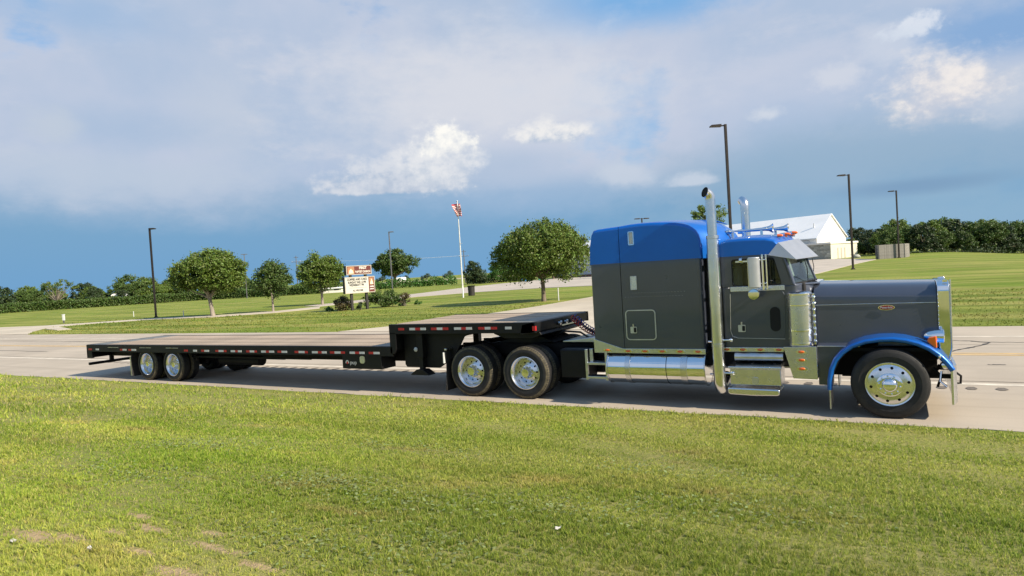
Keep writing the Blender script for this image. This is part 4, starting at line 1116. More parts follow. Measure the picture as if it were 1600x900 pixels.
# fuel tank with end rings, straps and seam
mb = MB(); mb.tube([(-4.60, -.90, .66), (-2.81, -.90, .66)], .295, 48); obj('fuel_tank', mb, 'chrome', T, smooth=40)
for x in (-4.60, -2.82):
    mb = MB(); mb.lathe([(.298, -.012), (.31, -.012), (.312, .012), (.298, .014)], (x, -.90, .66), 'x', 48); obj('tank_ring', mb, 'polished', T, smooth=40)
for x, wd in ((-4.21, .05), (-3.18, .06)):
    mb = MB(); mb.lathe([(.297, -wd), (.304, -wd + .004), (.304, wd - .004), (.297, wd)], (x, -.90, .66), 'x', 48); mb.box(x - wd, x + wd, -.75, -.45, .34, .42); obj('tank_strap', mb, 'polished', T, smooth=40)
mb = MB(); mb.lathe([(.296, -.006), (.299, 0), (.296, .006)], (-3.49, -.90, .66), 'x', 48); obj('tank_seam', mb, 'black_frame', T, smooth=40)
mb = MB(); mb.tube([(-4.60, .90, .66), (-2.81, .90, .66)], .295, 32); obj('fuel_tank', mb, 'chrome', T, smooth=40)
mb = MB(); mb.box(-4.62, -2.8, -.62, .62, .86, .97); mb.box(-2.82, -1.1, -.85, .85, .70, .98); obj('cab_underframe', mb, 'black_gap', T)

# exhaust stacks
def stack(x, s):
    y = s * 1.16
    mb = MB(); mb.tube([(x + .02, s * .7, .50), (x + .015, s * 1.0, .40), (x + .01, s * 1.11, .36), (x, y, .46), (x, y, .70), (x, y, 1.6), (x, y, 2.93)], [.09, .095, .1, .1, .1, .1, .1], 24)
    st = obj('exhaust_stack', mb, 'rim_metal', T, smooth=45)
    P = [(x, y, 2.90), (x, y, 3.50), (x, y, 3.56)]
    for k in range(1, 7):
        t_ = math.radians(80) * k / 6; P.append((x - .65 * .125 * (1 - math.cos(t_)), y + s * .76 * .125 * (1 - math.cos(t_)), 3.57 + .125 * math.sin(t_)))
    mb = MB(); mb.tube(P, [.083] * 8 + [.088], 24, cap=False)
    obj('tail_pipe', mb, 'rim_metal', st, smooth=50)
    e_ = Vector(P[-1]); d_ = (e_ - Vector(P[-2])).normalized()
    mb = MB(); mb.tube([Vector(P[-4]), Vector(P[-3]), Vector(P[-2]), e_ - d_ * .008], .080, 20); obj('black_bore', mb, 'black_gap', st, smooth=50)  # black plug just inside the pipe mouth
    for z in (2.93, 1.10):
        mb = MB(); mb.lathe([(.1, -.03), (.108, -.025), (.108, .025), (.1, .03)], (x, y, z), 'z', 24); obj('clamp', mb, 'polished', st, smooth=40)
    mb = MB()
    for z in (1.18, .62):
        mb.tube([(x + .09, y, z), (x + .22, y - s * .0, z)], .018, 8); mb.sphere((x + .22, y, z), .035, 10, 6); mb.tube([(x - .09, y, z - .03), (x - .16, y + s * -.04, z - .03)], .018, 8)
    for z in (1.2, 2.55): mb.box(x - .05, x + .05, min(y, y - s * .25), max(y, y - s * .25), z - .02, z + .02)
    obj('stack_bracket', mb, 'chrome', st, smooth=40)
    m_ = MB(); m_.lathe([(.1005, 0), (.1035, .002), (.1035, .9), (.1005, .902)], (x, y, 1.75), 'z', 24); obj('heat_shield', m_, 'rim_metal', st, smooth=40)
stack(-2.575, -1); stack(-2.44, 1)

# cab
P = [(-2.50, -.98), (-1.40, -.98), (-1.33, -.96), (-1.16, -.72), (-1.08, -.5), (-1.05, 0)]
P = P + [(x, -y) for x, y in P[::-1][1:]]
mb = MB(); mb.prism(P, 'z', .98, 2.065); obj('cab_body', mb, 'gray_paint', T, bevel=.02)
mb = MB(); mb.box(-2.8, -2.49, -.85, .85, 1.0, 2.75); obj('cab_boot', mb, 'black_gap', T)
OUT = [(-2.50, 2.06), (-1.36, 2.06), (-1.515, 2.60), (-2.50, 2.60)]; INN = [(-2.31, 2.085), (-1.545, 2.085), (-1.655, 2.515), (-2.31, 2.515)]
def sub(L, n=5, r=.05):
    Q = []; k = len(L)
    for i in range(k):
        p, a, b = Vector(L[i]), Vector(L[i - 1]), Vector(L[(i + 1) % k])
        d0, d1 = (a - p).normalized(), (b - p).normalized()
        for j in range(n):
            t = j / (n - 1); q = (p + d0 * r) * (1 - t) ** 2 + p * 2 * t * (1 - t) + (p + d1 * r) * t * t; Q.append((q.x, q.y))
    return Q
for s in (-1, 1):
    mb = MB(); mb.ring(sub(OUT, r=.02), sub(INN, r=.05), 'y', s * .98, s * .925); obj('window_frame', mb, 'gray_paint', T, smooth=30)
    mb = MB(); mb.prism(sub([(-2.33, 2.07), (-1.535, 2.07), (-1.645, 2.53), (-2.33, 2.53)], r=.05), 'y', s * .953, s * .947); obj('side_window', mb, 'glass', T)
    mb = MB(); mb.box(-1.80, -1.775, s * .97 - .01, s * .97 + .01, 2.075, 2.52); mb.ring(sub([(-2.325, 2.072), (-1.535, 2.072), (-1.643, 2.53), (-2.325, 2.53)], r=.05), sub(INN, r=.05), 'y', s * .985, s * .965); obj('window_seal', mb, 'black_frame', T)
    mb = MB(); mb.box(-2.36, -1.50, s * .99 - .008, s * .99 + .008, 1.985, 2.065); obj('window_sill_trim', mb, 'polished', T, bevel=.004)
    mb = MB(); mb.prism(sub([(-2.385, 1.20), (-1.52, 1.18), (-1.50, 1.99), (-2.36, 1.99)], 6, .12), 'y', s * .989, s * .975); dr = obj('door', mb, 'gray_paint', T, bevel=.004)
    mb = MB(); mb.tube([(-2.365, s * .99, 1.95), (-2.388, s * .99, 1.32), (-2.36, s * .99, 1.225), (-2.27, s * .99, 1.195), (-1.53, s * .99, 1.18)], .005, 6); obj('door_seam', mb, 'aluminium', dr)
    mb = MB(); mb.prism(rrect(-1.745, -1.585, 1.305, 1.71, .079, 6), 'y', s * .996, s * .984); obj('peep_window', mb, 'black_gap', dr, smooth=40)
    if s < 0: latch(-2.20, 1.37, -.99, dr)
    mb = MB(); mb.box(-2.55, -1.555, s * 1.01 - .012, s * 1.01 + .012, .965, 1.04); obj('cab_skirt', mb, 'polished', T, bevel=.004)
    mb = MB(); mb.tube([(-1.37, s * .955, 2.07), (-1.43, s * .955, 2.3), (-1.52, s * .955, 2.6)], .038, 10); obj('windshield_pillar', mb, 'gray_paint', T, smooth=60)
mb = MB(); mb.box(-2.50, -2.46, -.93, .93, 2.05, 2.6); obj('cab_rear_wall', mb, 'interior', T)
mb = MB(); mb.box(-2.45, -1.80, .90, .915, 2.06, 2.54); obj('view_blocker', mb, 'black_gap', T)  # added black panel, blocks the far window so the near one looks dark
# windshield: two flat panes meeting in a shallow V
for s in (-1, 1):
    a, b, c, d = Vector((-1.365, s * .93, 2.075)), Vector((-1.12, 0, 2.10)), Vector((-1.30, 0, 2.60)), Vector((-1.50, s * .93, 2.58))
    mb = MB(); mb.add([a, b, c, d], [(0, 1, 2, 3)]); o = obj('windshield', mb, 'glass', T); o.modifiers.new('solid', 'SOLIDIFY').thickness = .005
    mb = MB(); mb.tube([a + Vector((.012, 0, .0)), b + Vector((.012, 0, 0))], .016, 8); obj('windshield_seal', mb, 'black_frame', T)
    mb = MB(); q = a.lerp(b, .55) + Vector((.03, 0, .02)); mb.tube([q, q + Vector((.01, s * .14, .20)), q + Vector((-.02, s * .22, .36))], .007, 6); obj('wiper', mb, 'black_frame', T)
mb = MB(); mb.tube([(-1.115, 0, 2.09), (-1.295, 0, 2.6)], .02, 8); obj('centre_pillar', mb, 'gray_paint', T, smooth=60)
mb = MB(); mb.prism([(-1.42, -.98), (-1.34, -.97), (-1.10, -.66), (-1.02, -.5), (-1.02, .5), (-1.10, .66), (-1.34, .97), (-1.42, .98)], 'z', 2.04, 2.078); obj('cowl', mb, 'gray_paint', T, bevel=.015)
mb = MB(); mb.box(-1.46, -1.2, -.85, .85, 1.9, 2.09); obj('dashboard', mb, 'interior', T, bevel=.03)
for s in (-1, 1):
    mb = MB(); mb.box(-2.35, -1.85, s * .5 - .25, s * .5 + .25, 1.5, 1.75); mb.box(-2.42, -2.28, s * .5 - .25, s * .5 + .25, 1.7, 2.42); obj('seat', mb, 'tan_seat', T, bevel=.05)
mb = MB(); mb.lathe([(.215, -.012), (.23, 0), (.215, .012), (.2, 0)], (0, 0, 0), 'z', 24, closed=True); obj('steering_wheel', mb, 'black_frame', T, smooth=60, loc=(-1.62, .5, 2.05), rot=(0, math.radians(-40), 0))
E_C = [(-2.5, SB), (-2.5, 2.76), (-2.48, 2.84), (-2.40, 2.875), (-2.2, 2.885), (-1.95, 2.878), (-1.75, 2.86), (-1.63, 2.82), (-1.56, 2.74), (-1.52, 2.64), (-1.51, SB)]
C_C = [(-2.5, SB), (-2.5, 2.80), (-2.48, 2.89), (-2.40, 2.925), (-2.2, 2.945), (-1.95, 2.945), (-1.72, 2.925), (-1.52, 2.885), (-1.40, 2.80), (-1.33, 2.68), (-1.30, SB)]
obj('cab_roof', loft_roof(E_C, C_C, .985, .06), 'blue_paint', T, smooth=50)
# polished sun visor
tn, tcn, bn, bcn = Vector((-1.565, -.985, 2.765)), Vector((-1.36, 0, 2.83)), Vector((-1.30, -1.03, 2.475)), Vector((-1.06, 0, 2.50))
mb = MB(); fl = lambda p: Vector((p.x, -p.y, p.z))
mb.grid([[tn, tn.lerp(tcn, .5), tcn, fl(tn).lerp(tcn, .5), fl(tn)], [bn, bn.lerp(bcn, .5), bcn, fl(bn).lerp(bcn, .5), fl(bn)]])
for f_ in (lambda p: p, fl): mb.add([f_(q) for q in (Vector((-1.73, -.99, 2.57)), tn, bn)], [(0, 1, 2)])
o = obj('sun_visor', mb, 'visor_metal', T); o.modifiers.new('solid', 'SOLIDIFY').thickness = .008
# roof lamps and horns
m_ = MB(); m_.lathe([(0, .075), (.016, .064), (.026, .04), (.03, 0), (.03, -.03), (.0, -.05)], (0, 0, 0), 'x', 14); BUL = mesh(m_, 'amber', 50)
m_ = MB(); m_.lathe([(.031, -.02), (.028, -.07), (.015, -.12), (0, -.14)], (0, 0, 0), 'x', 14); m_.box(-.10, .02, -.02, .02, -.07, -.025); BULB = mesh(m_, 'chrome', 50)
for y in (-.62, -.31, 0, .31, .62):
    o = link('roof_light', BUL, T, (-1.60 + .16 * (1 - abs(y) / .62), y, 2.935 - .05 * abs(y) / .62)); link('housing', BULB, o)
def horn(x0, x1, y, z):
    mb = MB(); L = x1 - x0
    mb.lathe([(0, -.10), (.04, -.10), (.045, -.02), (.03, 0), (.016, .02), (.020, L * .5), (.028, L * .75), (.045, L * .9), (.075, L * .975), (.088, L), (.080, L - .002), (.04, L * .9), (0, L * .82)], (x0, y, z), 'x', 20)
    h_ = obj('air_horn', mb, 'chrome', T, smooth=50)
    for q in (x0 + L * .72, x0):
        mb = MB(); mb.box(q - .02, q + .02, y - .02, y + .02, z - .15, z); obj('horn_bracket', mb, 'chrome', h_, bevel=.004)
horn(-2.40, -1.72, -.36, 3.03); horn(-2.34, -1.56, .34, 3.04)

# mirrors
for s in (-1, 1):
    P = [(-1.955, s * 1.36), (-1.955, s * 1.56)] + [(-1.955 + .17 * math.sin(a), s * (1.46 + .1 * math.cos(a))) for a in [PI * k / 8 for k in range(1, 8)]]
    mb = MB(); mb.prism(P, 'z', 2.06, 2.55); mi_ = obj('mirror', mb, 'visor_metal', T, bevel=.012)
    mb = MB(); mb.box(-1.962, -1.956, s * 1.46 - .09, s * 1.46 + .09, 2.08, 2.53); obj('mirror_glass', mb, 'chrome', mi_)
    mb = MB()
    mb.tube([(-1.755, s * .99, 2.56), (-1.755, s * 1.42, 2.58), (-1.755, s * 1.42, 2.03), (-1.755, s * .99, 2.02)], .016, 8)
    mb.tube([(-1.71, s * .99, 2.56), (-1.71, s * 1.36, 2.58), (-1.71, s * 1.36, 2.03), (-1.71, s * .99, 2.02)], .014, 8)
    mb.tube([(-1.83, s * 1.42, 2.50), (-1.71, s * 1.36, 2.50)], .012, 8); mb.tube([(-1.83, s * 1.42, 2.12), (-1.71, s * 1.36, 2.12)], .012, 8)
    obj('mirror_bracket', mb, 'chrome', mi_, smooth=40)
    mb = MB(); mb.lathe([(0, -.02), (.085, -.015), (.09, .0), (.06, .03), (0, .04)], (-1.93, s * 1.30, 1.945), 'y', 24); mb.tube([(-1.93, s * .99, 2.0), (-1.93, s * 1.28, 1.97)], .014, 8); obj('convex_mirror', mb, 'chrome', T, smooth=50)
    mb = MB(); mb.lathe([(0, -.03), (.05, -.025), (.055, .02), (0, .03)], (-2.16, s * .995, 2.505), 'x', 12); mb.box(-2.25, -2.05, s * .99 - .012, s * .99 + .012, 2.475, 2.50); obj('cab_side_lamp', mb, 'chrome', T, smooth=40)

# air cleaner, lamp bar, lower panel
for s in (-1, 1):
    c = (-1.285, s * 1.0, 0)
    mb = MB(); mb.lathe([(0, 1.08), (.185, 1.08), (.192, 1.10), (.192, 1.90), (.185, 1.93), (.15, 1.955), (0, 1.965)], c, 'z', 40); ac = obj('air_cleaner', mb, 'polished', T, smooth=40)
    for z in (1.91, 1.74, 1.33, 1.12):
        mb = MB(); mb.lathe([(.192, -.016), (.199, -.012), (.199, .012), (.192, .016)], (c[0], c[1], z), 'z', 40); obj('band', mb, 'chrome', ac, smooth=40)
    mb = MB(); mb.box(-1.085, -1.055, s * 1.06 - .02, s * 1.06 + .02, 1.10, 1.92); obj('lamp_bar', mb, 'chrome', ac, bevel=.005)
    for k in range(8):
        mb = MB(); mb.sphere((-1.065, s * 1.095, 1.16 + k * .1), (.028, .035, .028), 10, 8); obj('bar_lamp', mb, 'chrome', ac, smooth=60)
    mb = MB(); mb.prism([(-1.535, 1.075), (-1.05, 1.085), (-1.05, .56), (-1.405, .57)], 'y', s * 1.215, s * 1.195); mb.box(-1.06, -1.05, min(s * 1.2, s * .7), max(s * 1.2, s * .7), .57, 1.07); obj('cowl_panel', mb, 'polished', T, bevel=.004)

# steps, boxes under the door
mb = MB(); mb.tube([(-2.33, -1.02, .885), (-1.565, -1.02, .885)], .068, 20); obj('air_tank', mb, 'aluminium', T, smooth=40)
mb = MB(); mb.box(-2.40, -1.60, -1.16, -.7, .425, .70); tb = obj('tool_box', mb, 'polished', T, bevel=.012)
mb = MB(); mb.prism([(-1.19, .70), (-1.19, .735), (-1.02, .79), (-.7, .80), (-.7, .70)], 'x', -2.42, -1.585); obj('lid', mb, 'polished', tb, bevel=.01)
mb = MB(); mb.prism(rrect(-2.05, -1.95, .45, .56, .03), 'y', -1.178, -1.158); obj('latch', mb, 'aluminium', tb, smooth=40)
mb = MB(); mb.prism([(-2.44, .29), (-2.40, .27), (-2.05, .258), (-1.66, .27), (-1.62, .29), (-1.62, .375), (-2.44, .385)], 'y', -1.22, -.75); obj('step', mb, 'polished', T, bevel=.02)
mb = MB(); mb.box(-2.42, -1.58, .7, 1.16, .425, .79); obj('tool_box', mb, 'polished', T, bevel=.012)

# hood
rows = []
for i in range(9):
    t = i / 8; x = -1.10 + t * 1.70; w_ = .70 - .07 * t; zt = 2.02 - .055 * t
    if i == 8: w_ -= .006
    half = [(w_ + .03, 1.02), (w_ + .012, 1.35), (w_, zt - .19), (w_ - .02, zt - .135), (w_ - .075, zt - .055), (w_ - .155, zt + .0), (w_ - .29, zt + .03), (w_ * .3, zt + .05), (0, zt + .055)]
    rows.append([(x, -y, z) for y, z in half] + [(x, y, z) for y, z in half[::-1][1:]])
mb = MB(); mb.grid(rows); mb.add(rows[0], [tuple(range(len(rows[0])))]); mb.add(rows[-1], [tuple(range(len(rows[0])))]); obj('hood', mb, 'gray_paint', T, smooth=50)
for s in (-1, 1):
    mb = MB(); mb.tube([(-1.09, s * .712, 1.70), (-.2, s * .68, 1.70), (.59, s * .643, 1.695)], .006, 6); obj('hood_seam', mb, 'aluminium', T)
    # flared apron between hood and fender
    arc = [(-1.055, 1.06), (-.50, 1.06), (-.62, .98), (-.74, .84), (-.82, .66), (-.86, .44), (-1.055, .44)]
    mb = MB(); mb.prism(arc, 'y', s * 1.0, s * .93); obj('hood_apron', mb, 'gray_paint', T, bevel=.008)
    rws = []
    for x in (-1.055, -.8, -.5, -.2): rws.append([(x, s * 1.0, 1.058), (x, s * .985, 1.068), (x, s * .85, 1.074), (x, s * .68, 1.085)])
    mb = MB(); mb.grid(rws); obj('apron_flare', mb, 'gray_paint', T, smooth=60)
    mb = MB(); mb.tube([(-1.05, s * 1.004, 1.062), (-.45, s * 1.004, 1.062)], .008, 6); obj('apron_trim', mb, 'aluminium', T)
    # fender
    FP = [(-.87, .40), (-.865, .55), (-.835, .72), (-.775, .86), (-.68, .975), (-.54, 1.075), (-.37, 1.14), (-.18, 1.17), (0, 1.175), (.16, 1.155), (.31, 1.11), (.44, 1.045), (.55, .955), (.63, .865), (.69, .775), (.715, .735)]
    rws = []
    for i, (x, z) in enumerate(FP):
        a, b = Vector(FP[max(0, i - 1)]), Vector(FP[min(len(FP) - 1, i + 1)]); d = (b - a).normalized(); n_ = Vector((-d.y, d.x))
        if n_.dot(Vector((x + .07, z - .5))) < 0: n_ = -n_
        t = i / (len(FP) - 1); hh = .048
        sec = [(-.015, 1.175), (-.005, 1.205), (.02, 1.218), (.040, 1.210), (hh, 1.185), (hh + .002, 1.12), (hh + .002, .98), (hh + .002, .80), (hh + .004, .60)]
        rws.append([(x + n_.x * h_, s * y_, z + n_.y * h_) for h_, y_ in sec])
    mb = MB(); mb.grid(rws); solid(obj('fender', mb, 'blue_paint', T, smooth=60), .012, 0)
    mb = MB(); rws = [[(x, s * 1.15, z - .012), (x, s * .5, z + .01)] for x, z in FP]; mb.grid(rws); o = obj('wheel_well', mb, 'black_gap', T, smooth=60)
    mb = MB(); mb.box(-.895, -.875, min(s * 1.21, s * .75), max(s * 1.21, s * .75), .10, .42); obj('mud_flap', mb, 'aluminium', T, bevel=.004, loc=(0, 0, 0))
    # headlamp pod with turn signal
    mb = MB(); mb.lathe([(0, -.20), (.04, -.19), (.075, -.14), (.095, -.06), (.10, .03), (.104, .05), (.095, .06), (0, .07)], (.60, s * .88, 1.21), 'x', 24); mb.tube([(.56, s * .86, 1.14), (.5, s * .80, .98)], .025, 8); hl = obj('headlight', mb, 'chrome', T, smooth=45)
    mb = MB(); mb.prism([(.43, 1.14), (.455, 1.20), (.555, 1.225), (.56, 1.045), (.535, 1.04)], 'y', s * 1.02, s * .95); obj('turn_signal', mb, 'amber', T, bevel=.015)
    mb = MB(); mb.sphere((.575, s * 1.218, .945), (.02, .018, .026), 10, 8); obj('fender_lamp', mb, 'chrome', T, smooth=60)
mb = MB(); mb.sphere((.645, -1.08, .80), (.07, .05, .06), 12, 8); mb.tube([(.6, -1.0, .70), (.58, -1.02, .55), (.66, -1.05, .48)], .016, 6); obj('fog_lamp', mb, 'chrome', T, smooth=60)
# radiator shell, grille, ornament, bumper
mb = MB()
for (x0, x1, w0) in ((.605, .765, .665),):
    prof = [(-w0, .86), (w0, .86), (w0, 1.86), (w0 - .04, 1.97), (w0 - .14, 2.02), (-w0 + .14, 2.02), (-w0 + .04, 1.97), (-w0, 1.86)]
    mb.ring([(a, b) for a, b in prof], [(a * .86, .86 + (b - .86) * .92 + .03) for a, b in prof], 'x', x0, x1)
obj('radiator_shell', mb, 'chrome', T, bevel=.012)
mb = MB()
for k in range(26): mb.box(.70, .745, -.56 + k * .0448 - .008, -.56 + k * .0448 + .008, .90, 1.97)
obj('grille', mb, 'polished', T, kind='stuff')
mb = MB(); mb.box(.66, .69, -.6, .6, .88, 1.98); obj('radiator', mb, 'black_gap', T)
mb = MB(); 
for k in range(15): mb.sphere((.612, -.668, .95 + k * .062), .009, 8, 6)
obj('shell_stud', mb, 'chrome', T, smooth=60, kind='stuff')
mb = MB(); mb.sphere((.70, 0, 2.04), (.05, .012, .018), 10, 8); mb.box(.68, .74, -.655, -.60, 2.0, 2.035); obj('hood_ornament', mb, 'chrome', T, smooth=50)
P = [(.70, -1.20), (.735, -1.19), (.79, -.95), (.80, 0), (.79, .95), (.735, 1.19), (.70, 1.20), (.745, .94), (.755, 0), (.745, -.94)]
mb = MB(); mb.prism(P, 'z', .24, .80); obj('bumper', mb, 'polished', T, bevel=.008)
for s in (-1, 1):
    mb = MB(); mb.tube([(.72, s * .66, .8), (.765, s * .662, 1.0), (.775, s * .662, 2.04)], .012, 8); obj('grille_edge', mb, 'polished', T, smooth=60)
for s in (-1, 1):
    mb = MB(); mb.tube([(.80, s * .55, .45), (.86, s * .55, .45), (.87, s * .55, .56), (.80, s * .55, .62)], .018, 8); obj('tow_hook', mb, 'black_frame', T, smooth=60)
# side badge: red oval in a bright rim
mb = MB(); mb.lathe([(.0, 0), (1, 0), (1, .006), (0, .006)], (0, 0, 0), 'y', 40)
for i, v in enumerate(mb.v): mb.v[i] = (v[0] * .115, v[1], v[2] * .042)
bd = obj('badge', mb, 'chrome', T, smooth=40, loc=(-.07, -.687, 1.635))
mb = MB(); mb.lathe([(.0, 0), (1, 0), (1, .006), (0, .006)], (0, 0, 0), 'y', 40)
for i, v in enumerate(mb.v): mb.v[i] = (v[0] * .102, v[1] - .004, v[2] * .034)
obj('enamel', mb, 'red_enamel', bd, smooth=40)
text('badge_lettering', 'Peterbilt', .045, 'white_paint', bd, (0, -.0055, 0), (PI / 2, 0, 0), width=.165, depth=.0008)

# ------------------------------------------------------------------ the trailer
trailer = thing('drop_deck_trailer', 'long black drop-deck flatbed trailer with weathered wooden deck, empty', 'trailer', (-22.3, YC, 0))
class Off(MB):
    def add(s, vs, fs, mi=0): return MB.add(s, [(p[0] + 22.3, p[1], p[2]) for p in vs], fs, mi)
    def lathe(s, prof, c=(0, 0, 0), axis='y', n=32, mi=0, closed=False, mis=None): return MB.lathe(s, prof, (c[0] + 22.3, c[1], c[2]), axis, n, mi, closed, mis)
R_ = trailer; HW = 1.30
def rail(x0, x1, z0, z1, s):
    m_ = Off(); y0, y1 = s * HW, s * (HW - .07)
    m_.prism([(y0, z0), (y0, z1 - .012), (s * (HW - .012), z1), (y1, z1), (y1, z1 - .03), (s * (HW - .012), z1 - .04), (s * (HW - .012), z0 + .012), (y1, z0 + .012), (y1, z0)], 'x', x0, x1)
    return obj('side_rail', m_, 'black_paint', R_)
for s in (-1, 1):
    rail(-22.25, -9.63, .835, 1.055, s); rail(-9.69, -6.0, 1.335, 1.545, s)
    m_ = Off(); m_.prism([(-9.69, .90), (-9.60, .88), (-9.52, 1.0), (-9.5, 1.36), (-9.69, 1.36)], 'y', s * HW, s * (HW - .08)); obj('step_corner', m_, 'black_paint', R_, bevel=.008)
    m_ = Off(); m_.prism([(-22.24, .60), (-9.75, .62), (-9.5, .75), (-9.36, 1.05), (-9.30, 1.34), (-9.6, 1.36), (-9.62, 1.0), (-22.24, .98)], 'y', s * .52 - .06, s * .52 + .06); obj('main_beam', m_, 'black_frame', R_)
    q = 0 if s < 0 else -1.4; m_ = Off(); m_.prism([(min(-9.45, -8.9 + q), .56), (-8.55 + q, .56), (-8.15 + q, .80), (-7.98 + q, 1.05), (-7.86 + q, 1.24), (-7.70 + q, 1.30), (-7.72 + q, 1.36), (min(-9.5, -9.5 + q), 1.36), (min(-9.5, -9.5 + q), .62)], 'y', s * 1.02 - .02, s * 1.02 + .02); obj('neck_gusset', m_, 'black_paint', R_, bevel=.006)
m_ = Off()
for k in range(24): x = -22.0 + k * .53; m_.box(x - .03, x + .03, -1.24, 1.24, .88, .98)
for k in range(7): x = -9.3 + k * .52; m_.box(x - .03, x + .03, -1.24, 1.24, 1.38, 1.47)
obj('cross_member', m_, 'black_frame', R_, kind='stuff')
m_ = Off(); m_.box(-9.685, -9.645, -1.24, 1.24, .95, 1.50); obj('step_bulkhead', m_, 'black_paint', R_)
m_ = Off(); m_.prism([(-6.35, 1.30), (-6.02, 1.34), (-6.01, 1.535), (-6.08, 1.55), (-6.3, 1.5)], 'y', -1.30, 1.30); nose = obj('nose_bolster', m_, 'black_paint', R_, bevel=.012)
m_ = Off(); m_.prism([(-7.1, 1.29), (-6.85, 1.20), (-6.2, 1.20), (-6.0, 1.27), (-6.05, 1.34), (-7.15, 1.36)], 'y', -1.05, 1.05); obj('kingpin_plate', m_, 'black_paint', R_, bevel=.012)
m_ = Off()
for y in (-.25, .05, .34): m_.tube([(-6.01, y, 1.43), (-5.95, y, 1.42)], .035, 10); m_.sphere((-5.945, y, 1.45), .03, 8, 6)
m_.box(-6.0, -5.975, -.15, .55, 1.36, 1.385)
obj('gladhand', m_, 'aluminium', R_, smooth=40)
# planks
def planks(x0, x1, z, n):
    yw = 2.47 / n
    m_ = MB(); L = x1 - x0
    for k in range(1): m_.box(0, L, -yw / 2 + .003, yw / 2 - .003, -.035, 0)
    me = mesh(m_, 'deck_wood')
    r_ = random.Random(n)
    for k in range(n): link('deck_plank', me, R_, (x0 + 22.3, -1.235 + yw * (k + .5), z + r_.uniform(-.004, .004)))
planks(-21.35, -10.38, 1.050, 13); planks(-9.62, -6.58, 1.540, 13)
m_ = Off(); m_.box(-22.24, -21.36, -1.235, 1.235, 1.03, 1.048); obj('tail_plate', m_, 'sheet_gray', R_)
m_ = Off(); m_.box(-10.37, -9.69, -1.235, 1.235, 1.03, 1.048); obj('step_shadow_sheet', m_, 'sheet_gray', R_)  # step's shadow on the deck, put in as a gray sheet
m_ = Off(); m_.box(-6.57, -6.09, -1.235, 1.235, 1.52, 1.541); obj('nose_sheet', m_, 'sheet_gray', R_)  # gray sheet across the front end of the raised deck
# reflective tape
TAPE = [('r', -22.17, -21.98), ('w', -21.75, -21.57), ('r', -20.39, -20.25), ('w', -20.25, -20.05), ('r', -19.94, -19.78), ('w', -19.78, -19.54), ('r', -17.2, -17.03), ('w', -16.79, -16.62), ('r', -16.43, -16.29), ('w', -16.29, -16.09), ('r', -15.82, -15.68), ('w', -15.68, -15.47), ('r', -15.47, -15.36), ('w', -15.18, -15.0), ('r', -15.0, -14.89), ('w', -14.89, -14.74), ('r', -14.56, -14.42), ('w', -14.42, -14.24), ('r', -14.24, -14.14), ('w', -13.98, -13.8), ('r', -13.8, -13.68), ('w', -13.68, -13.49), ('r', -13.37, -13.22), ('w', -13.22, -13.02), ('r', -12.75, -12.61), ('w', -12.61, -12.4), ('r', -12.4, -12.3), ('w', -12.15, -11.95), ('r', -11.95, -11.82), ('w', -11.82, -11.66), ('r', -11.55, -11.4), ('w', -11.4, -11.2), ('r', -11.2, -11.07), ('w', -10.92, -10.75), ('r', -10.75, -10.62), ('w', -10.62, -10.46), ('r', -10.33, -10.19), ('w', -10.19, -10.01)]
NECK = [('r', -9.42, -9.26), ('w', -9.11, -8.95), ('r', -8.95, -8.81), ('w', -8.81, -8.66), ('r', -8.52, -8.37), ('w', -8.37, -8.22), ('r', -8.22, -8.07), ('w', -7.92, -7.74), ('r', -7.74, -7.62), ('w', -7.62, -7.47), ('r', -7.32, -7.16), ('w', -7.16, -7.02), ('r', -7.02, -6.87), ('w', -6.68, -6.53)]
for L, z in ((TAPE, .905), (NECK, 1.44)):
    for c, a, b in L:
        m_ = Off(); m_.box(a + .002, b - .002, -HW - .004, -HW + .002, z - .026, z + .026); obj('reflective_tape', m_, 'red_tape' if c == 'r' else 'white_tape', R_)
m_ = Off(); m_.box(-6.06, -5.995, -1.305, -1.25, 1.38, 1.47); obj('corner_reflector', m_, 'red_tape', R_)
for x in (-20.9, -20.6, -19.2, -18.9, -17.9, -17.6):
    m_ = Off(); m_.box(x - .13, x + .13, -HW - .012, -HW + .002, .965, .978); obj('stake_pocket', m_, 'aluminium', R_)
# landing gear
for s in (-1, 1):
    m_ = Off(); m_.box(-9.03, -8.87, s * 1.12 - .07, s * 1.12 + .07, .80, 1.36); m_.box(-9.0, -8.90, s * 1.12 - .05, s * 1.12 + .05, .48, .82); lg = obj('landing_leg', m_, 'black_paint', R_, bevel=.006)
    m_ = Off(); m_.prism([(-9.20, .42), (-8.70, .42), (-8.72, .45), (-8.86, .54), (-9.04, .54), (-9.18, .45)], 'y', s * 1.12 - .12, s * 1.12 + .12); obj('sand_shoe', m_, 'black_paint', lg, bevel=.006)
m_ = Off(); m_.tube([(-8.95, -1.0, 1.1), (-8.95, 1.0, 1.1)], .03, 8); m_.tube([(-8.95, -1.0, .75), (-8.3, -.6, 1.2)], .025, 8); obj('leg_brace', m_, 'black_frame', R_)
m_ = Off(); m_.sphere((-9.05, -1.2, .98), (.05, .03, .05), 12, 8); obj('side_lamp', m_, 'white_plastic', R_, smooth=60)
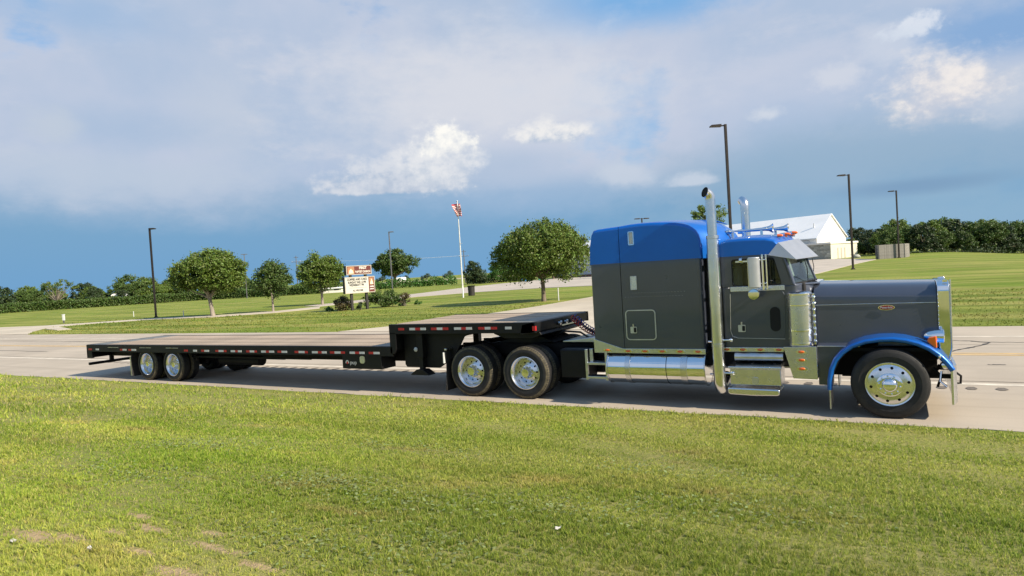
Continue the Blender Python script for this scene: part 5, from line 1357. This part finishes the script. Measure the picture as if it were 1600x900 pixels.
# toolbox with its printed mark
m_ = Off(); m_.box(-11.18, -9.98, -1.29, -.80, .53, .845); bx_ = obj('tool_box', m_, 'black_paint', R_, bevel=.012)
m_ = Off(); m_.prism(rrect(-10.62, -10.47, .66, .83, .05), 'y', -1.302, -1.288); obj('latch', m_, 'aluminium', bx_, smooth=40)
m_ = MB(); P = [(math.cos(PI * (k / 10 * 1.3 - .15)) , math.sin(PI * (k / 10 * 1.3 - .15))) for k in range(11)]
rr_ = [[(x * .055, 0, z * .055) for x, z in P], [(x * .028, 0, z * .028) for x, z in P]]
m_.grid(rr_); obj('logo_arc', m_, 'white_plastic', bx_, loc=(-11.02 + 22.3, -1.293, .675))
m_ = MB(); m_.lathe([(0, 0), (.026, 0), (.026, .003), (0, .003)], (0, 0, 0), 'y', 14); obj('logo_dot', m_, 'red_tape', bx_, loc=(-11.02 + 22.3, -1.296, .665))
text('lettering', 'pup', .13, 'white_plastic', bx_, (-10.83 + 22.3, -1.293, .675), (PI / 2, 0, 0), width=.20, depth=.001)
# tandem
for x in (-17.86, -19.13):
    for s in (-1, 1): wheel(R_, x + 22.3, s * 1.25, .475, [(TY_T, 0), (TY_T, .30)], RIM_T, CAP_T, HUB_T, s, .5)
m_ = Off()
for x in (-17.86, -19.13):
    m_.tube([(x, -.8, .475), (x, .8, .475)], .07, 12)
    for s in (-1, 1): m_.box(x - .1, x + .5, s * .5 - .05, s * .5 + .05, .42, .52); m_.lathe([(0, 0), (.13, .01), (.14, .08), (.12, .12), (.14, .16), (.12, .22), (0, .22)], (x - .22, s * .5, .5), 'z', 14)
m_.tube([(-16.6, -.55, .55), (-14.9, -.55, .55)], .14, 14); m_.tube([(-16.2, .3, .58), (-15.0, .3, .58)], .14, 14); m_.box(-17.4, -12.6, -.95, -.9, .66, .70)
obj('running_gear', m_, 'black_frame', R_, smooth=40)
for s in (-1, 1):
    m_ = Off(); m_.grid([[(-19.88, s * 1.26, .80), (-19.88, s * .62, .80)], [(-19.90, s * 1.26, .45), (-19.90, s * .62, .45)], [(-19.86, s * 1.26, .10), (-19.86, s * .62, .10)]]); o = obj('mud_flap', m_, 'rubber', R_); o.modifiers.new('solid', 'SOLIDIFY').thickness = .012
    m_ = Off(); m_.box(-19.93, -19.89, s * 1.27 - .012, s * 1.27 + .012, .12, .70); obj('flap_edge', m_, 'aluminium', R_)
# tail frame and under-ride bar
m_ = Off(); m_.box(-22.30, -22.22, -1.295, 1.295, .62, 1.05); m_.box(-22.29, -22.0, -1.295, -1.22, .62, .9); m_.box(-22.29, -22.0, 1.22, 1.295, .62, .9); obj('tail_frame', m_, 'black_paint', R_, bevel=.008)
m_ = Off(); m_.box(-22.36, -22.26, -1.24, 1.24, .385, .47)
for y in (-.55, .55): m_.box(-22.32, -22.24, y - .06, y + .06, .45, .66)
ib = obj('underride_bar', m_, 'black_paint', R_, bevel=.008)
m_ = Off(); m_.box(-22.364, -22.358, -.45, .9, .405, .45); obj('bar_tape', m_, 'white_tape', ib)
for y in (-1.1, -.98, .98, 1.1):
    m_ = Off(); m_.lathe([(0, -.015), (.05, -.012), (.055, 0), (0, 0)], (-22.30, y, .78), 'x', 16); obj('tail_lamp', m_, 'red_tape', R_, smooth=50)
# ------------------------------------------------------------------ light poles
def light_pole(label, x, y, h, heads, mat='bronze_pole', group=None, arm=.55, hl=.58):
    """heads: compass angles (radians) the lamp heads point to"""
    z = tz(x, y)
    root = thing('light_pole', label, 'light pole', (x, y, z), heads[0], group)
    m_ = MB(); m_.prism(rrect(-.085, .085, -.085, .085, .02, 2), 'z', -.1, h); obj('pole', m_, mat, root)
    m_ = MB(); m_.box(-.17, .17, -.17, .17, -.05, .05); m_.box(-.14, .14, -.14, .14, .05, .12); obj('base_plate', m_, mat, root, bevel=.01)
    for a in heads:
        m_ = MB(); m_.box(.05, arm, -.04, .04, -.04, .04); ar = obj('arm', m_, mat, root, loc=(0, 0, h - .08), rot=(0, 0, a - heads[0]))
        m_ = MB(); m_.prism([(arm - .18, -.07), (arm + hl - .03, -.05), (arm + hl, .0), (arm + hl - .08, .07), (arm - .15, .09)], 'y', -.19, .19); hd = obj('lamp_head', m_, mat, ar, bevel=.015)
    return root
aR = YAW; aL = YAW + PI
light_pole('tall dark light pole beside the thin side road, its lamp head to the right', -67.02, 40.61, 9.4, [aR], arm=.2, hl=.42)
light_pole('pale two-headed light pole behind the gap between the wide-crowned and oval trees', -133.4, 103.5, 10.6, [aR + .3, aL + .3], 'gray_pole', arm=.2)
light_pole('slim gray light pole standing just right of the church sign', -69.94, 82.02, 10.2, [aR], 'gray_pole', arm=.3, hl=.5)
light_pole('two-headed light pole showing above the rear of the blue sleeper roof', -30.9, 92.1, 8.6, [aR + .2, aL + .2])
light_pole('tallest light pole in the picture, rising behind the cab between the two exhaust stacks', -9.1, 45.3, 11.2, [aL], arm=.45)
light_pole('light pole standing at the lot edge right of the white church hall', -3.19, 73.99, 9.55, [aL])
light_pole('farthest light pole, in front of the board fence by the woodland', 1.22, 107.63, 9.55, [aL])

# ------------------------------------------------------------------ flagpole, flag, bin, posts
fx, fy, fz = -38.23, 55.81, .16
fp = thing('flagpole', 'tall white flagpole on the lawn', 'flagpole', (fx, fy, fz))
m_ = MB(); m_.tube([(0, 0, -.1), (0, 0, 3), (0, 0, 9.85)], [.08, .07, .04], 14); obj('pole', m_, 'white_paint', fp, smooth=60)
m_ = MB(); m_.sphere((0, 0, 9.93), .09, 12, 8); obj('finial', m_, 'aluminium', fp, smooth=60)
m_ = MB(); m_.tube([(.07, -.05, 1.2), (.075, -.05, 9.7)], .008, 5); m_.box(.05, .30, -.06, -.03, 5.55, 5.59); obj('halyard', m_, 'white_paint', fp)
# the flag hangs in folds from the pole head
NU, NV = 40, 26
u_r, d_r = Vector((math.cos(YAW), math.sin(YAW), 0)), Vector((-math.sin(YAW), math.cos(YAW), 0))
rows = []
for j in range(NV + 1):
    v = j / NV; row = []
    for i in range(NU + 1):
        u = i / NU
        sx = -.62 * math.sin(PI * min(1, u * 1.15)) * (1 - .55 * v) + .42 * u * (.35 + .9 * v) + .16 * math.sin(u * 9 + v * 2) * u
        dp = .30 * math.sin(u * 11 + v * 3) * (0.15 + u) + .10 * math.sin(v * 7 + u * 4)
        zz = -v * 1.12 - .42 * u * (.4 + .5 * v) - .10 * math.sin(u * 6)
        row.append(u_r * sx + d_r * (dp - .06) + Vector((0, 0, zz)))
    rows.append(row)
m_ = MB(); m_.grid(rows)
mi = []
for j in range(NV):
    for i in range(NU):
        st = int(j / NV * 13)
        mi.append(st % 2)
m_.m = mi
fl_ = link('flag', mesh(m_, ['flag_red', 'flag_white'], 80, fix=False), None, (fx, fy, fz + 9.72))
tag(fl_, 'red and white striped flag hanging in folds at the top of the white pole', 'flag')
tb_ = thing('trash_bin', 'black trash bin with flared rim standing right of the flagpole', 'trash bin', (-39.91, 59.91, .16))
m_ = MB(); m_.lathe([(0, 0), (.34, 0), (.36, .02), (.38, .95), (.38, .96)], n=20, axis='z'); obj('barrel', m_, 'dark_plastic', tb_, smooth=40)
m_ = MB(); m_.lathe([(.37, .93), (.385, .95), (.45, 1.10), (.43, 1.12), (.33, 1.02), (0, 1.0)], n=20, axis='z'); obj('rim', m_, 'dark_plastic', tb_, smooth=40)
def post(name, label, x, y, h, r, mat, cat, group=None):
    root = thing(name, label, cat, (x, y, tz(x, y)), 0, group)
    m_ = MB(); m_.tube([(0, 0, -.1), (0, 0, h)], r, 10); obj('post', m_, mat, root, smooth=50)
    m_ = MB(); m_.sphere((0, 0, h), (r * 1.15, r * 1.15, r * .8), 10, 6); obj('cap', m_, mat, root, smooth=50)
post('marker_post', 'thin white post on the grass between the mound-shaped tree and the truck', -21.0, 42.9, .92, .04, 'white_plastic', 'post')
post('marker_post', 'short white post in the lawn left of the dark light pole', -75.27, 42.99, .6, .04, 'white_plastic', 'post')
post('marker_post', 'short white post by the side road between the dark light pole and the wide-crowned tree', -60.34, 39.34, .65, .04, 'white_plastic', 'post')
pd = thing('utility_pedestal', 'small pale utility pedestal on a short stake at the side road junction', 'utility pedestal', (-75.06, 35.55, 0), YAW)
m_ = MB(); m_.box(-.10, .10, -.10, .10, .28, .88); obj('cabinet', m_, 'white_plastic', pd, bevel=.02)
m_ = MB(); m_.box(-.05, .05, -.05, .05, -.1, .28); obj('stake', m_, 'gray_pole', pd)
m_ = MB(); m_.prism([(-.115, .88), (.115, .88), (.09, .94), (-.09, .94)], 'y', -.115, .115); obj('lid', m_, 'white_plastic', pd)

# ------------------------------------------------------------------ church sign
sg = thing('church_sign', 'brown two-tier church sign with white letter board on two posts', 'sign', (-39.25, 41.75, tz(-39.2, 41.7)), math.radians(70))   # local -y faces the reader
for x in (-.78, .62):
    m_ = MB(); m_.box(x - .10, x + .10, -.10, .10, -.2, 3.0); obj('post', m_, 'dark_plastic', sg, bevel=.01)
def cabinet(x0, x1, z0, z1):
    m_ = MB(); m_.box(x0, x1, -.22, .22, z0, z1); c_ = obj('cabinet', m_, 'dark_plastic', sg, bevel=.02)
    m_ = MB(); m_.ring([(x0, z0), (x1, z0), (x1, z1), (x0, z1)], [(x0 + .06, z0 + .06), (x1 - .06, z0 + .06), (x1 - .06, z1 - .06), (x0 + .06, z1 - .06)], 'y', -.245, -.222); obj('face_frame', m_, 'sign_frame', c_)
    return c_
def face(c_, name, x0, x1, z0, z1, mat, dy=0):
    m_ = MB(); m_.box(x0, x1, -.232 - dy, -.221, z0, z1); return obj(name, m_, mat, c_)
def words(c_, body, size, mat, x, z, wd, dy=.0125): return text('lettering', body, size, mat, c_, (x, -.221 - dy, z), (PI / 2, 0, 0), width=wd, depth=.0012, bold=size * .05)
lo = cabinet(-1.42, 1.36, 1.43, 2.82)
face(lo, 'letter_board', -1.36, .78, 1.49, 2.76, 'sign_white')
face(lo, 'side_panel', .79, 1.30, 1.49, 2.76, 'sign_brown')
face(lo, 'emblem_panel', .86, 1.24, 2.10, 2.70, 'sign_orange', .003)
m_ = MB(); m_.prism([(.92, 2.12), (1.22, 2.12), (1.16, 2.35), (1.07, 2.62), (1.0, 2.42), (.94, 2.3)], 'y', -.242, -.234); obj('emblem', m_, 'sign_cream', lo)
words(lo, 'COFFEE', .14, 'white_paint', 1.05, 1.93, .36, .016); words(lo, 'DONUTS', .13, 'white_paint', 1.05, 1.72, .36, .016)
words(lo, 'COFFEE AND CAKE', .25, 'letter', -.30, 2.60, 1.85); words(lo, 'SUNDAY 9:45 | 6 PM', .25, 'letter', -.30, 2.35, 1.65); words(lo, 'WEDNESDAY 7 PM', .25, 'letter', -.35, 2.12, 1.35)
face(lo, 'rule_line', -1.05, .55, 1.885, 1.905, 'letter', .002); words(lo, 'ALL WELCOME', .2, 'letter', -.25, 1.66, .95)
up = cabinet(-1.22, 1.12, 3.0, 3.78)
face(up, 'brown_panel', -1.16, 1.06, 3.06, 3.72, 'sign_brown')
face(up, 'emblem_panel', -1.10, -.48, 3.10, 3.68, 'sign_orange', .003)
m_ = MB(); m_.prism([(-1.02, 3.12), (-.56, 3.12), (-.62, 3.35), (-.8, 3.52), (-.95, 3.35)], 'y', -.242, -.234); obj('emblem', m_, 'sign_cream', up)
words(up, 'FIRST', .30, 'sign_white', .32, 3.56, .70, .014); words(up, 'BAPTIST CHURCH', .24, 'sign_white', .30, 3.24, 1.40, .014)

# ------------------------------------------------------------------ church hall
hx, hy = -10.9, 126.7
U_ = Vector((-.903, .430, 0)); V_ = Vector((.430, .903, 0))
ang = math.atan2(U_.y, U_.x)
hall = thing('church_hall', 'long white metal church hall with steep gable end and low stone wing', 'building', (hx, hy, .9), ang)
# local x runs along the long wall away to the left; local y = -V (so +V is negative y)
LH, DH, HE, HR = 76.0, 9.6, 4.35, 8.55
m_ = MB(); m_.box(.05, LH, -DH + .05, -.05, -1.3, HE); obj('wall', m_, 'wall_ribbed', hall)
m_ = MB(); m_.prism([(0.03, -1.2), (-DH - .03 + .06, -1.2), (-DH + .03, HE), (-DH / 2, HR - .1), (-.03, HE)], 'x', 0, .06); obj('gable_wall', m_, 'wall_white', hall)
for s in (0, 1):
    m_ = MB(); a = (.35, HE - .1); b = (-DH / 2, HR); 
    if s: a = (-DH - .35, HE - .1)
    m_.add([(-.25, a[0], a[1]), (LH + .2, a[0], a[1]), (LH + .2, b[0], b[1]), (-.25, b[0], b[1]), (-.25, a[0], a[1] - .12), (LH + .2, a[0], a[1] - .12), (LH + .2, b[0], b[1] - .12), (-.25, b[0], b[1] - .12)], [(0, 1, 2, 3), (7, 6, 5, 4), (0, 4, 5, 1), (2, 6, 7, 3), (1, 5, 6, 2), (0, 3, 7, 4)])
    obj('roof', m_, 'roof_white', hall)
m_ = MB(); m_.box(-.25, LH + .2, .33, .45, HE - .3, HE - .14); obj('gutter', m_, 'gutter', hall)
m_ = MB()
for k in range(240): m_.box(.1 + k * .316, .16 + k * .316, -.05, 0.0, -.9, HE - .05)
obj('wall_rib', m_, 'wall_ribbed', hall, kind='stuff')
x = 44.0
while x < LH:
    m_ = MB(); m_.box(x - .42, x + .42, -.02, .16, -1.0, HE - .9); obj('pilaster', m_, 'green_trim', hall, bevel=.02); x += 7.2
m_ = MB(); m_.box(30, LH, -.03, .06, -1.0, -.28); obj('brick_base', m_, 'brick_base', hall)
m_ = MB(); m_.box(1.5, 14, -.02, .05, 2.5, 3.9); obj('wall_band', m_, 'gutter', hall)
m_ = MB(); m_.tube([(1.6, -2.0, HE + 1.6), (1.6, -2.0, HE + 2.6)], .09, 8); obj('roof_vent', m_, 'gutter', hall)
# stone wing round the near corner
WX0, WX1, WY0, WY1, WH = -3.3, 9.0, 1.6, -7.0, 3.0
m_ = MB(); m_.box(WX0 + .03, WX1, WY1 + .03, WY0 - .03, -.8, WH); obj('wing_core', m_, 'stone_gap', hall)
m_ = MB(); m_.box(WX0 - .2, WX1 + .2, WY1 - .2, WY0 + .25, WH, WH + .32); obj('fascia', m_, 'wall_white', hall, bevel=.02)
sr = random.Random(4)
smesh = []
for k in range(6):
    m_ = MB(); L_ = .55 + .13 * k; m_.box(-L_ / 2 + .012, L_ / 2 - .012, -.03, .05, .012, .36); me = mesh(m_, 'stone'); smesh.append((L_, me))
z = -.3; row = 0
while z < WH - .3:
    x = WX0 + .0 - sr.uniform(0, .3)
    while x < 7.5:
        L_, me = sr.choice(smesh); 
        if x + L_ > 7.6: break
        if x < WX0: x = WX0
        if not (2.15 < x + L_ and x < 3.35 and z < 2.0): link('stone', me, hall, (x + L_ / 2, WY0 + sr.uniform(-.02, .03), z))
        x += L_
    z += .365
m_ = MB(); m_.box(2.25, 3.25, WY0 - .05, WY0 + .08, -.7, 2.05); dd = obj('door', m_, 'door_dark', hall, bevel=.01)
m_ = MB(); m_.ring([(2.17, -.7), (3.33, -.7), (3.33, 2.14), (2.17, 2.14)], [(2.26, -.69), (3.24, -.69), (3.24, 2.05), (2.26, 2.05)], 'y', WY0 + .10, WY0 - .04); obj('door_frame', m_, 'gutter', dd)
m_ = MB(); m_.box(WX0 - .06, WX0 + .04, WY1, WY0 + .02, -.8, WH); obj('wing_end_wall', m_, 'cream', hall)
for y in (-.6, -1.7, -2.8): 
    m_ = MB(); m_.box(WX0 - .085, WX0 - .05, y - .18, y + .18, .3, 2.3); obj('slot_window', m_, 'sign_frame', hall)

# ------------------------------------------------------------------ board fence enclosure
A_, B_, C_ = Vector((-1.22, 106.57)), Vector((1.95, 108.4)), Vector((2.6, 112.5))
fe = thing('board_fence', 'weathered gray board fence enclosure beside the farthest light pole', 'fence', (A_.x, A_.y, 1.09))
m_ = MB(); m_.box(-.072, .072, -.012, .012, -.25, 2.0); bme = mesh(m_, 'board')
for P0, P1 in ((A_, B_), (B_, C_), (A_, Vector((-1.6, 111)))):
    d = P1 - P0; n_ = int(d.length / .15); a = math.atan2(d.y, d.x)
    for k in range(n_ + 1):
        q = P0 + d * (k / n_); link('board', bme, fe, (q.x - A_.x, q.y - A_.y, rnd.uniform(-.02, .02)), (0, 0, a))
    nn = Vector((-d.y, d.x)).normalized() * .05; M_ = P0.lerp(P1, .5) + nn - A_
    for z in (.4, 1.55):
        m_ = MB(); m_.box(-d.length / 2, d.length / 2, -.03, .03, z, z + .09); obj('fence_rail', m_, 'board', fe, loc=(M_.x, M_.y, 0), rot=(0, 0, a))
    for k in range(3):
        q = P0.lerp(P1, k / 2) + nn * 1.8 - A_; m_ = MB(); m_.box(-.06, .06, -.06, .06, -.3, 2.02); obj('post', m_, 'board', fe, loc=(q.x, q.y, 0), rot=(0, 0, a))
ab = thing('boulder', 'small pale boulder on the lot edge between the stone wing and the board fence', 'boulder', (-4.6, 121, tz(-4.6, 121)))
m_ = MB(); m_.sphere((0, 0, .2), (.6, .5, .4), 10, 7); r_ = random.Random(8); m_.v = [(a + r_.uniform(-.06, .06), b + r_.uniform(-.06, .06), c + r_.uniform(-.05, .05)) for a, b, c in m_.v]; obj('rock', m_, 'stone', ab, smooth=50)

# ------------------------------------------------------------------ far left and middle distance
def bin_(label, x, y, L, mat, rz):
    root = thing('skip_bin', label, 'bin', (x, y, tz(x, y)), rz)
    m_ = MB(); m_.prism([(-L / 2 + .15, .1), (L / 2 - .15, .1), (L / 2, .95), (-L / 2, .95)], 'y', -.5, .5); obj('tub', m_, mat, root, bevel=.03)
    m_ = MB(); m_.prism([(-L / 2, .95), (L / 2, .95), (L / 2 - .25, 1.15), (-L / 2 + .25, 1.15)], 'y', -.53, .53); obj('lid', m_, mat, root, bevel=.03)
    for x_ in (-L / 2 + .3, L / 2 - .3):
        m_ = MB(); m_.tube([(x_, -.4, .08), (x_, .4, .08)], .09, 10); obj('wheel', m_, 'rubber', root)
bin_('light blue bin at the lot edge left of the green one', -72.9, 132.3, 1.9, 'blue_bin', YAW)
bin_('green bin beside the blue one behind the mound-shaped tree', -70.2, 135.0, 1.5, 'green_bin', YAW + .2)
cp = thing('camper', 'white camper roof showing over the left hedge', 'camper', (-176.5, 97.5, 0), YAW + .25)
m_ = MB(); m_.prism([(-1.7, .4), (1.7, .4), (1.85, 1.6), (1.5, 2.85), (.9, 3.05), (-1.2, 3.05), (-1.75, 2.75)], 'y', -1.1, 1.1); obj('body', m_, 'white_paint', cp, bevel=.08)
m_ = MB(); m_.box(-.8, .2, -1.12, -1.08, 1.5, 2.2); obj('window', m_, 'door_dark', cp)
for x_ in (-.9, .9):
    m_ = MB(); m_.lathe([(0, 0), (.33, 0), (.33, .2), (0, .2)], (x_, -1.12, .33), 'y', 16); obj('wheel', m_, 'rubber', cp)
def house(name, label, x, y, L, d, h, rh, rz, z=0):
    root = thing(name, label, 'building', (x, y, z), rz)
    m_ = MB(); m_.box(-L / 2, L / 2, -d / 2, d / 2, -.3, h); obj('wall', m_, 'wall_white', root)
    m_ = MB(); m_.prism([(-d / 2 - .4, h - .05), (d / 2 + .4, h - .05), (0, h + rh)], 'x', -L / 2 - .3, L / 2 + .3); obj('roof', m_, 'roof_white', root)
    for k in (-1, 1):
        m_ = MB(); m_.box(k * L * .25 - .6, k * L * .25 + .6, -d / 2 - .04, -d / 2 + .02, .9, h - .5); obj('window', m_, 'door_dark', root)
house('farmhouse', 'tiny white farmhouse on the horizon right of the dark spreading tree', -237, 285, 6, 4, 1.5, 1.5, YAW + .6)
house('open_shed', 'long white shed partly hidden behind the left end of the church sign', -118.5, 116.8, 5.0, 3, 1.1, .35, YAW)
# power line
def utility_pole(label, x, y, h):
    root = thing('utility_pole', label, 'utility pole', (x, y, 0), YAW)
    m_ = MB(); m_.tube([(0, 0, -.3), (0, 0, h)], [.17, .11], 8); obj('pole', m_, 'gray_pole', root, smooth=60)
    for z, L in ((h - 1.9, 1.5), (h - .5, .7)):
        m_ = MB(); m_.box(-L, L, -.06, .06, z - .07, z + .07); obj('crossarm', m_, 'gray_pole', root)
    for x_ in (-1.3, 1.3):
        m_ = MB(); m_.tube([(x_, 0, h - 1.85), (x_, 0, h - 1.6)], .06, 8); obj('insulator', m_, 'white_plastic', root)
    return root
utility_pole('utility pole with crossarms rising behind the dark pointed cedar', -110.5, 163.0, 9.9)
utility_pole('utility pole hidden behind the upright tree left of the church sign', -160.0, 143.0, 11.5)
m_ = MB()
for o_ in (-1.3, 1.3):
    a, b = Vector((-110.5, 163.0 + o_, 8.2)), Vector((-160, 143 + o_, 9.9)); P = []
    for k in range(25): t = k / 24; q = a.lerp(b, t); q.z -= 1.1 * 4 * t * (1 - t) * .5; P.append(q)
    m_.tube(P, .02, 5)
pw = obj('power_line', m_, 'gutter', None); tag(pw, 'pair of thin power cables strung across in front of the dark spreading tree', 'power line')

# ------------------------------------------------------------------ litter
def litter(label, x, y, pts, rz):
    m_ = MB(); m_.grid(pts); o = obj('litter', m_, 'paper', None, loc=(x, y, tz(x, y) + .028), rot=(0, 0, rz)); o.modifiers.new('solid', 'SOLIDIFY').thickness = .002
    tag(o, label, 'litter', )
def crumple(a, b, sd):
    r_ = random.Random(sd); return [[(a * (i / 3 - .5) + r_.uniform(-.004, .004), b * (j / 3 - .5) + r_.uniform(-.004, .004), r_.uniform(0, .022)) for i in range(4)] for j in range(4)]
litter('scrap of white paper in the grass near the left edge of the photograph', -5.12, 2.01, crumple(.04, .022, 1), .3)
litter('white torn scrap standing in the grass beside the bare soil patches', -4.47, 2.16, crumple(.024, .03, 2), 1.0)
litter('small white scrap in the grass below the fuel tank, lower middle', -2.0, 3.87, crumple(.042, .02, 3), .7)
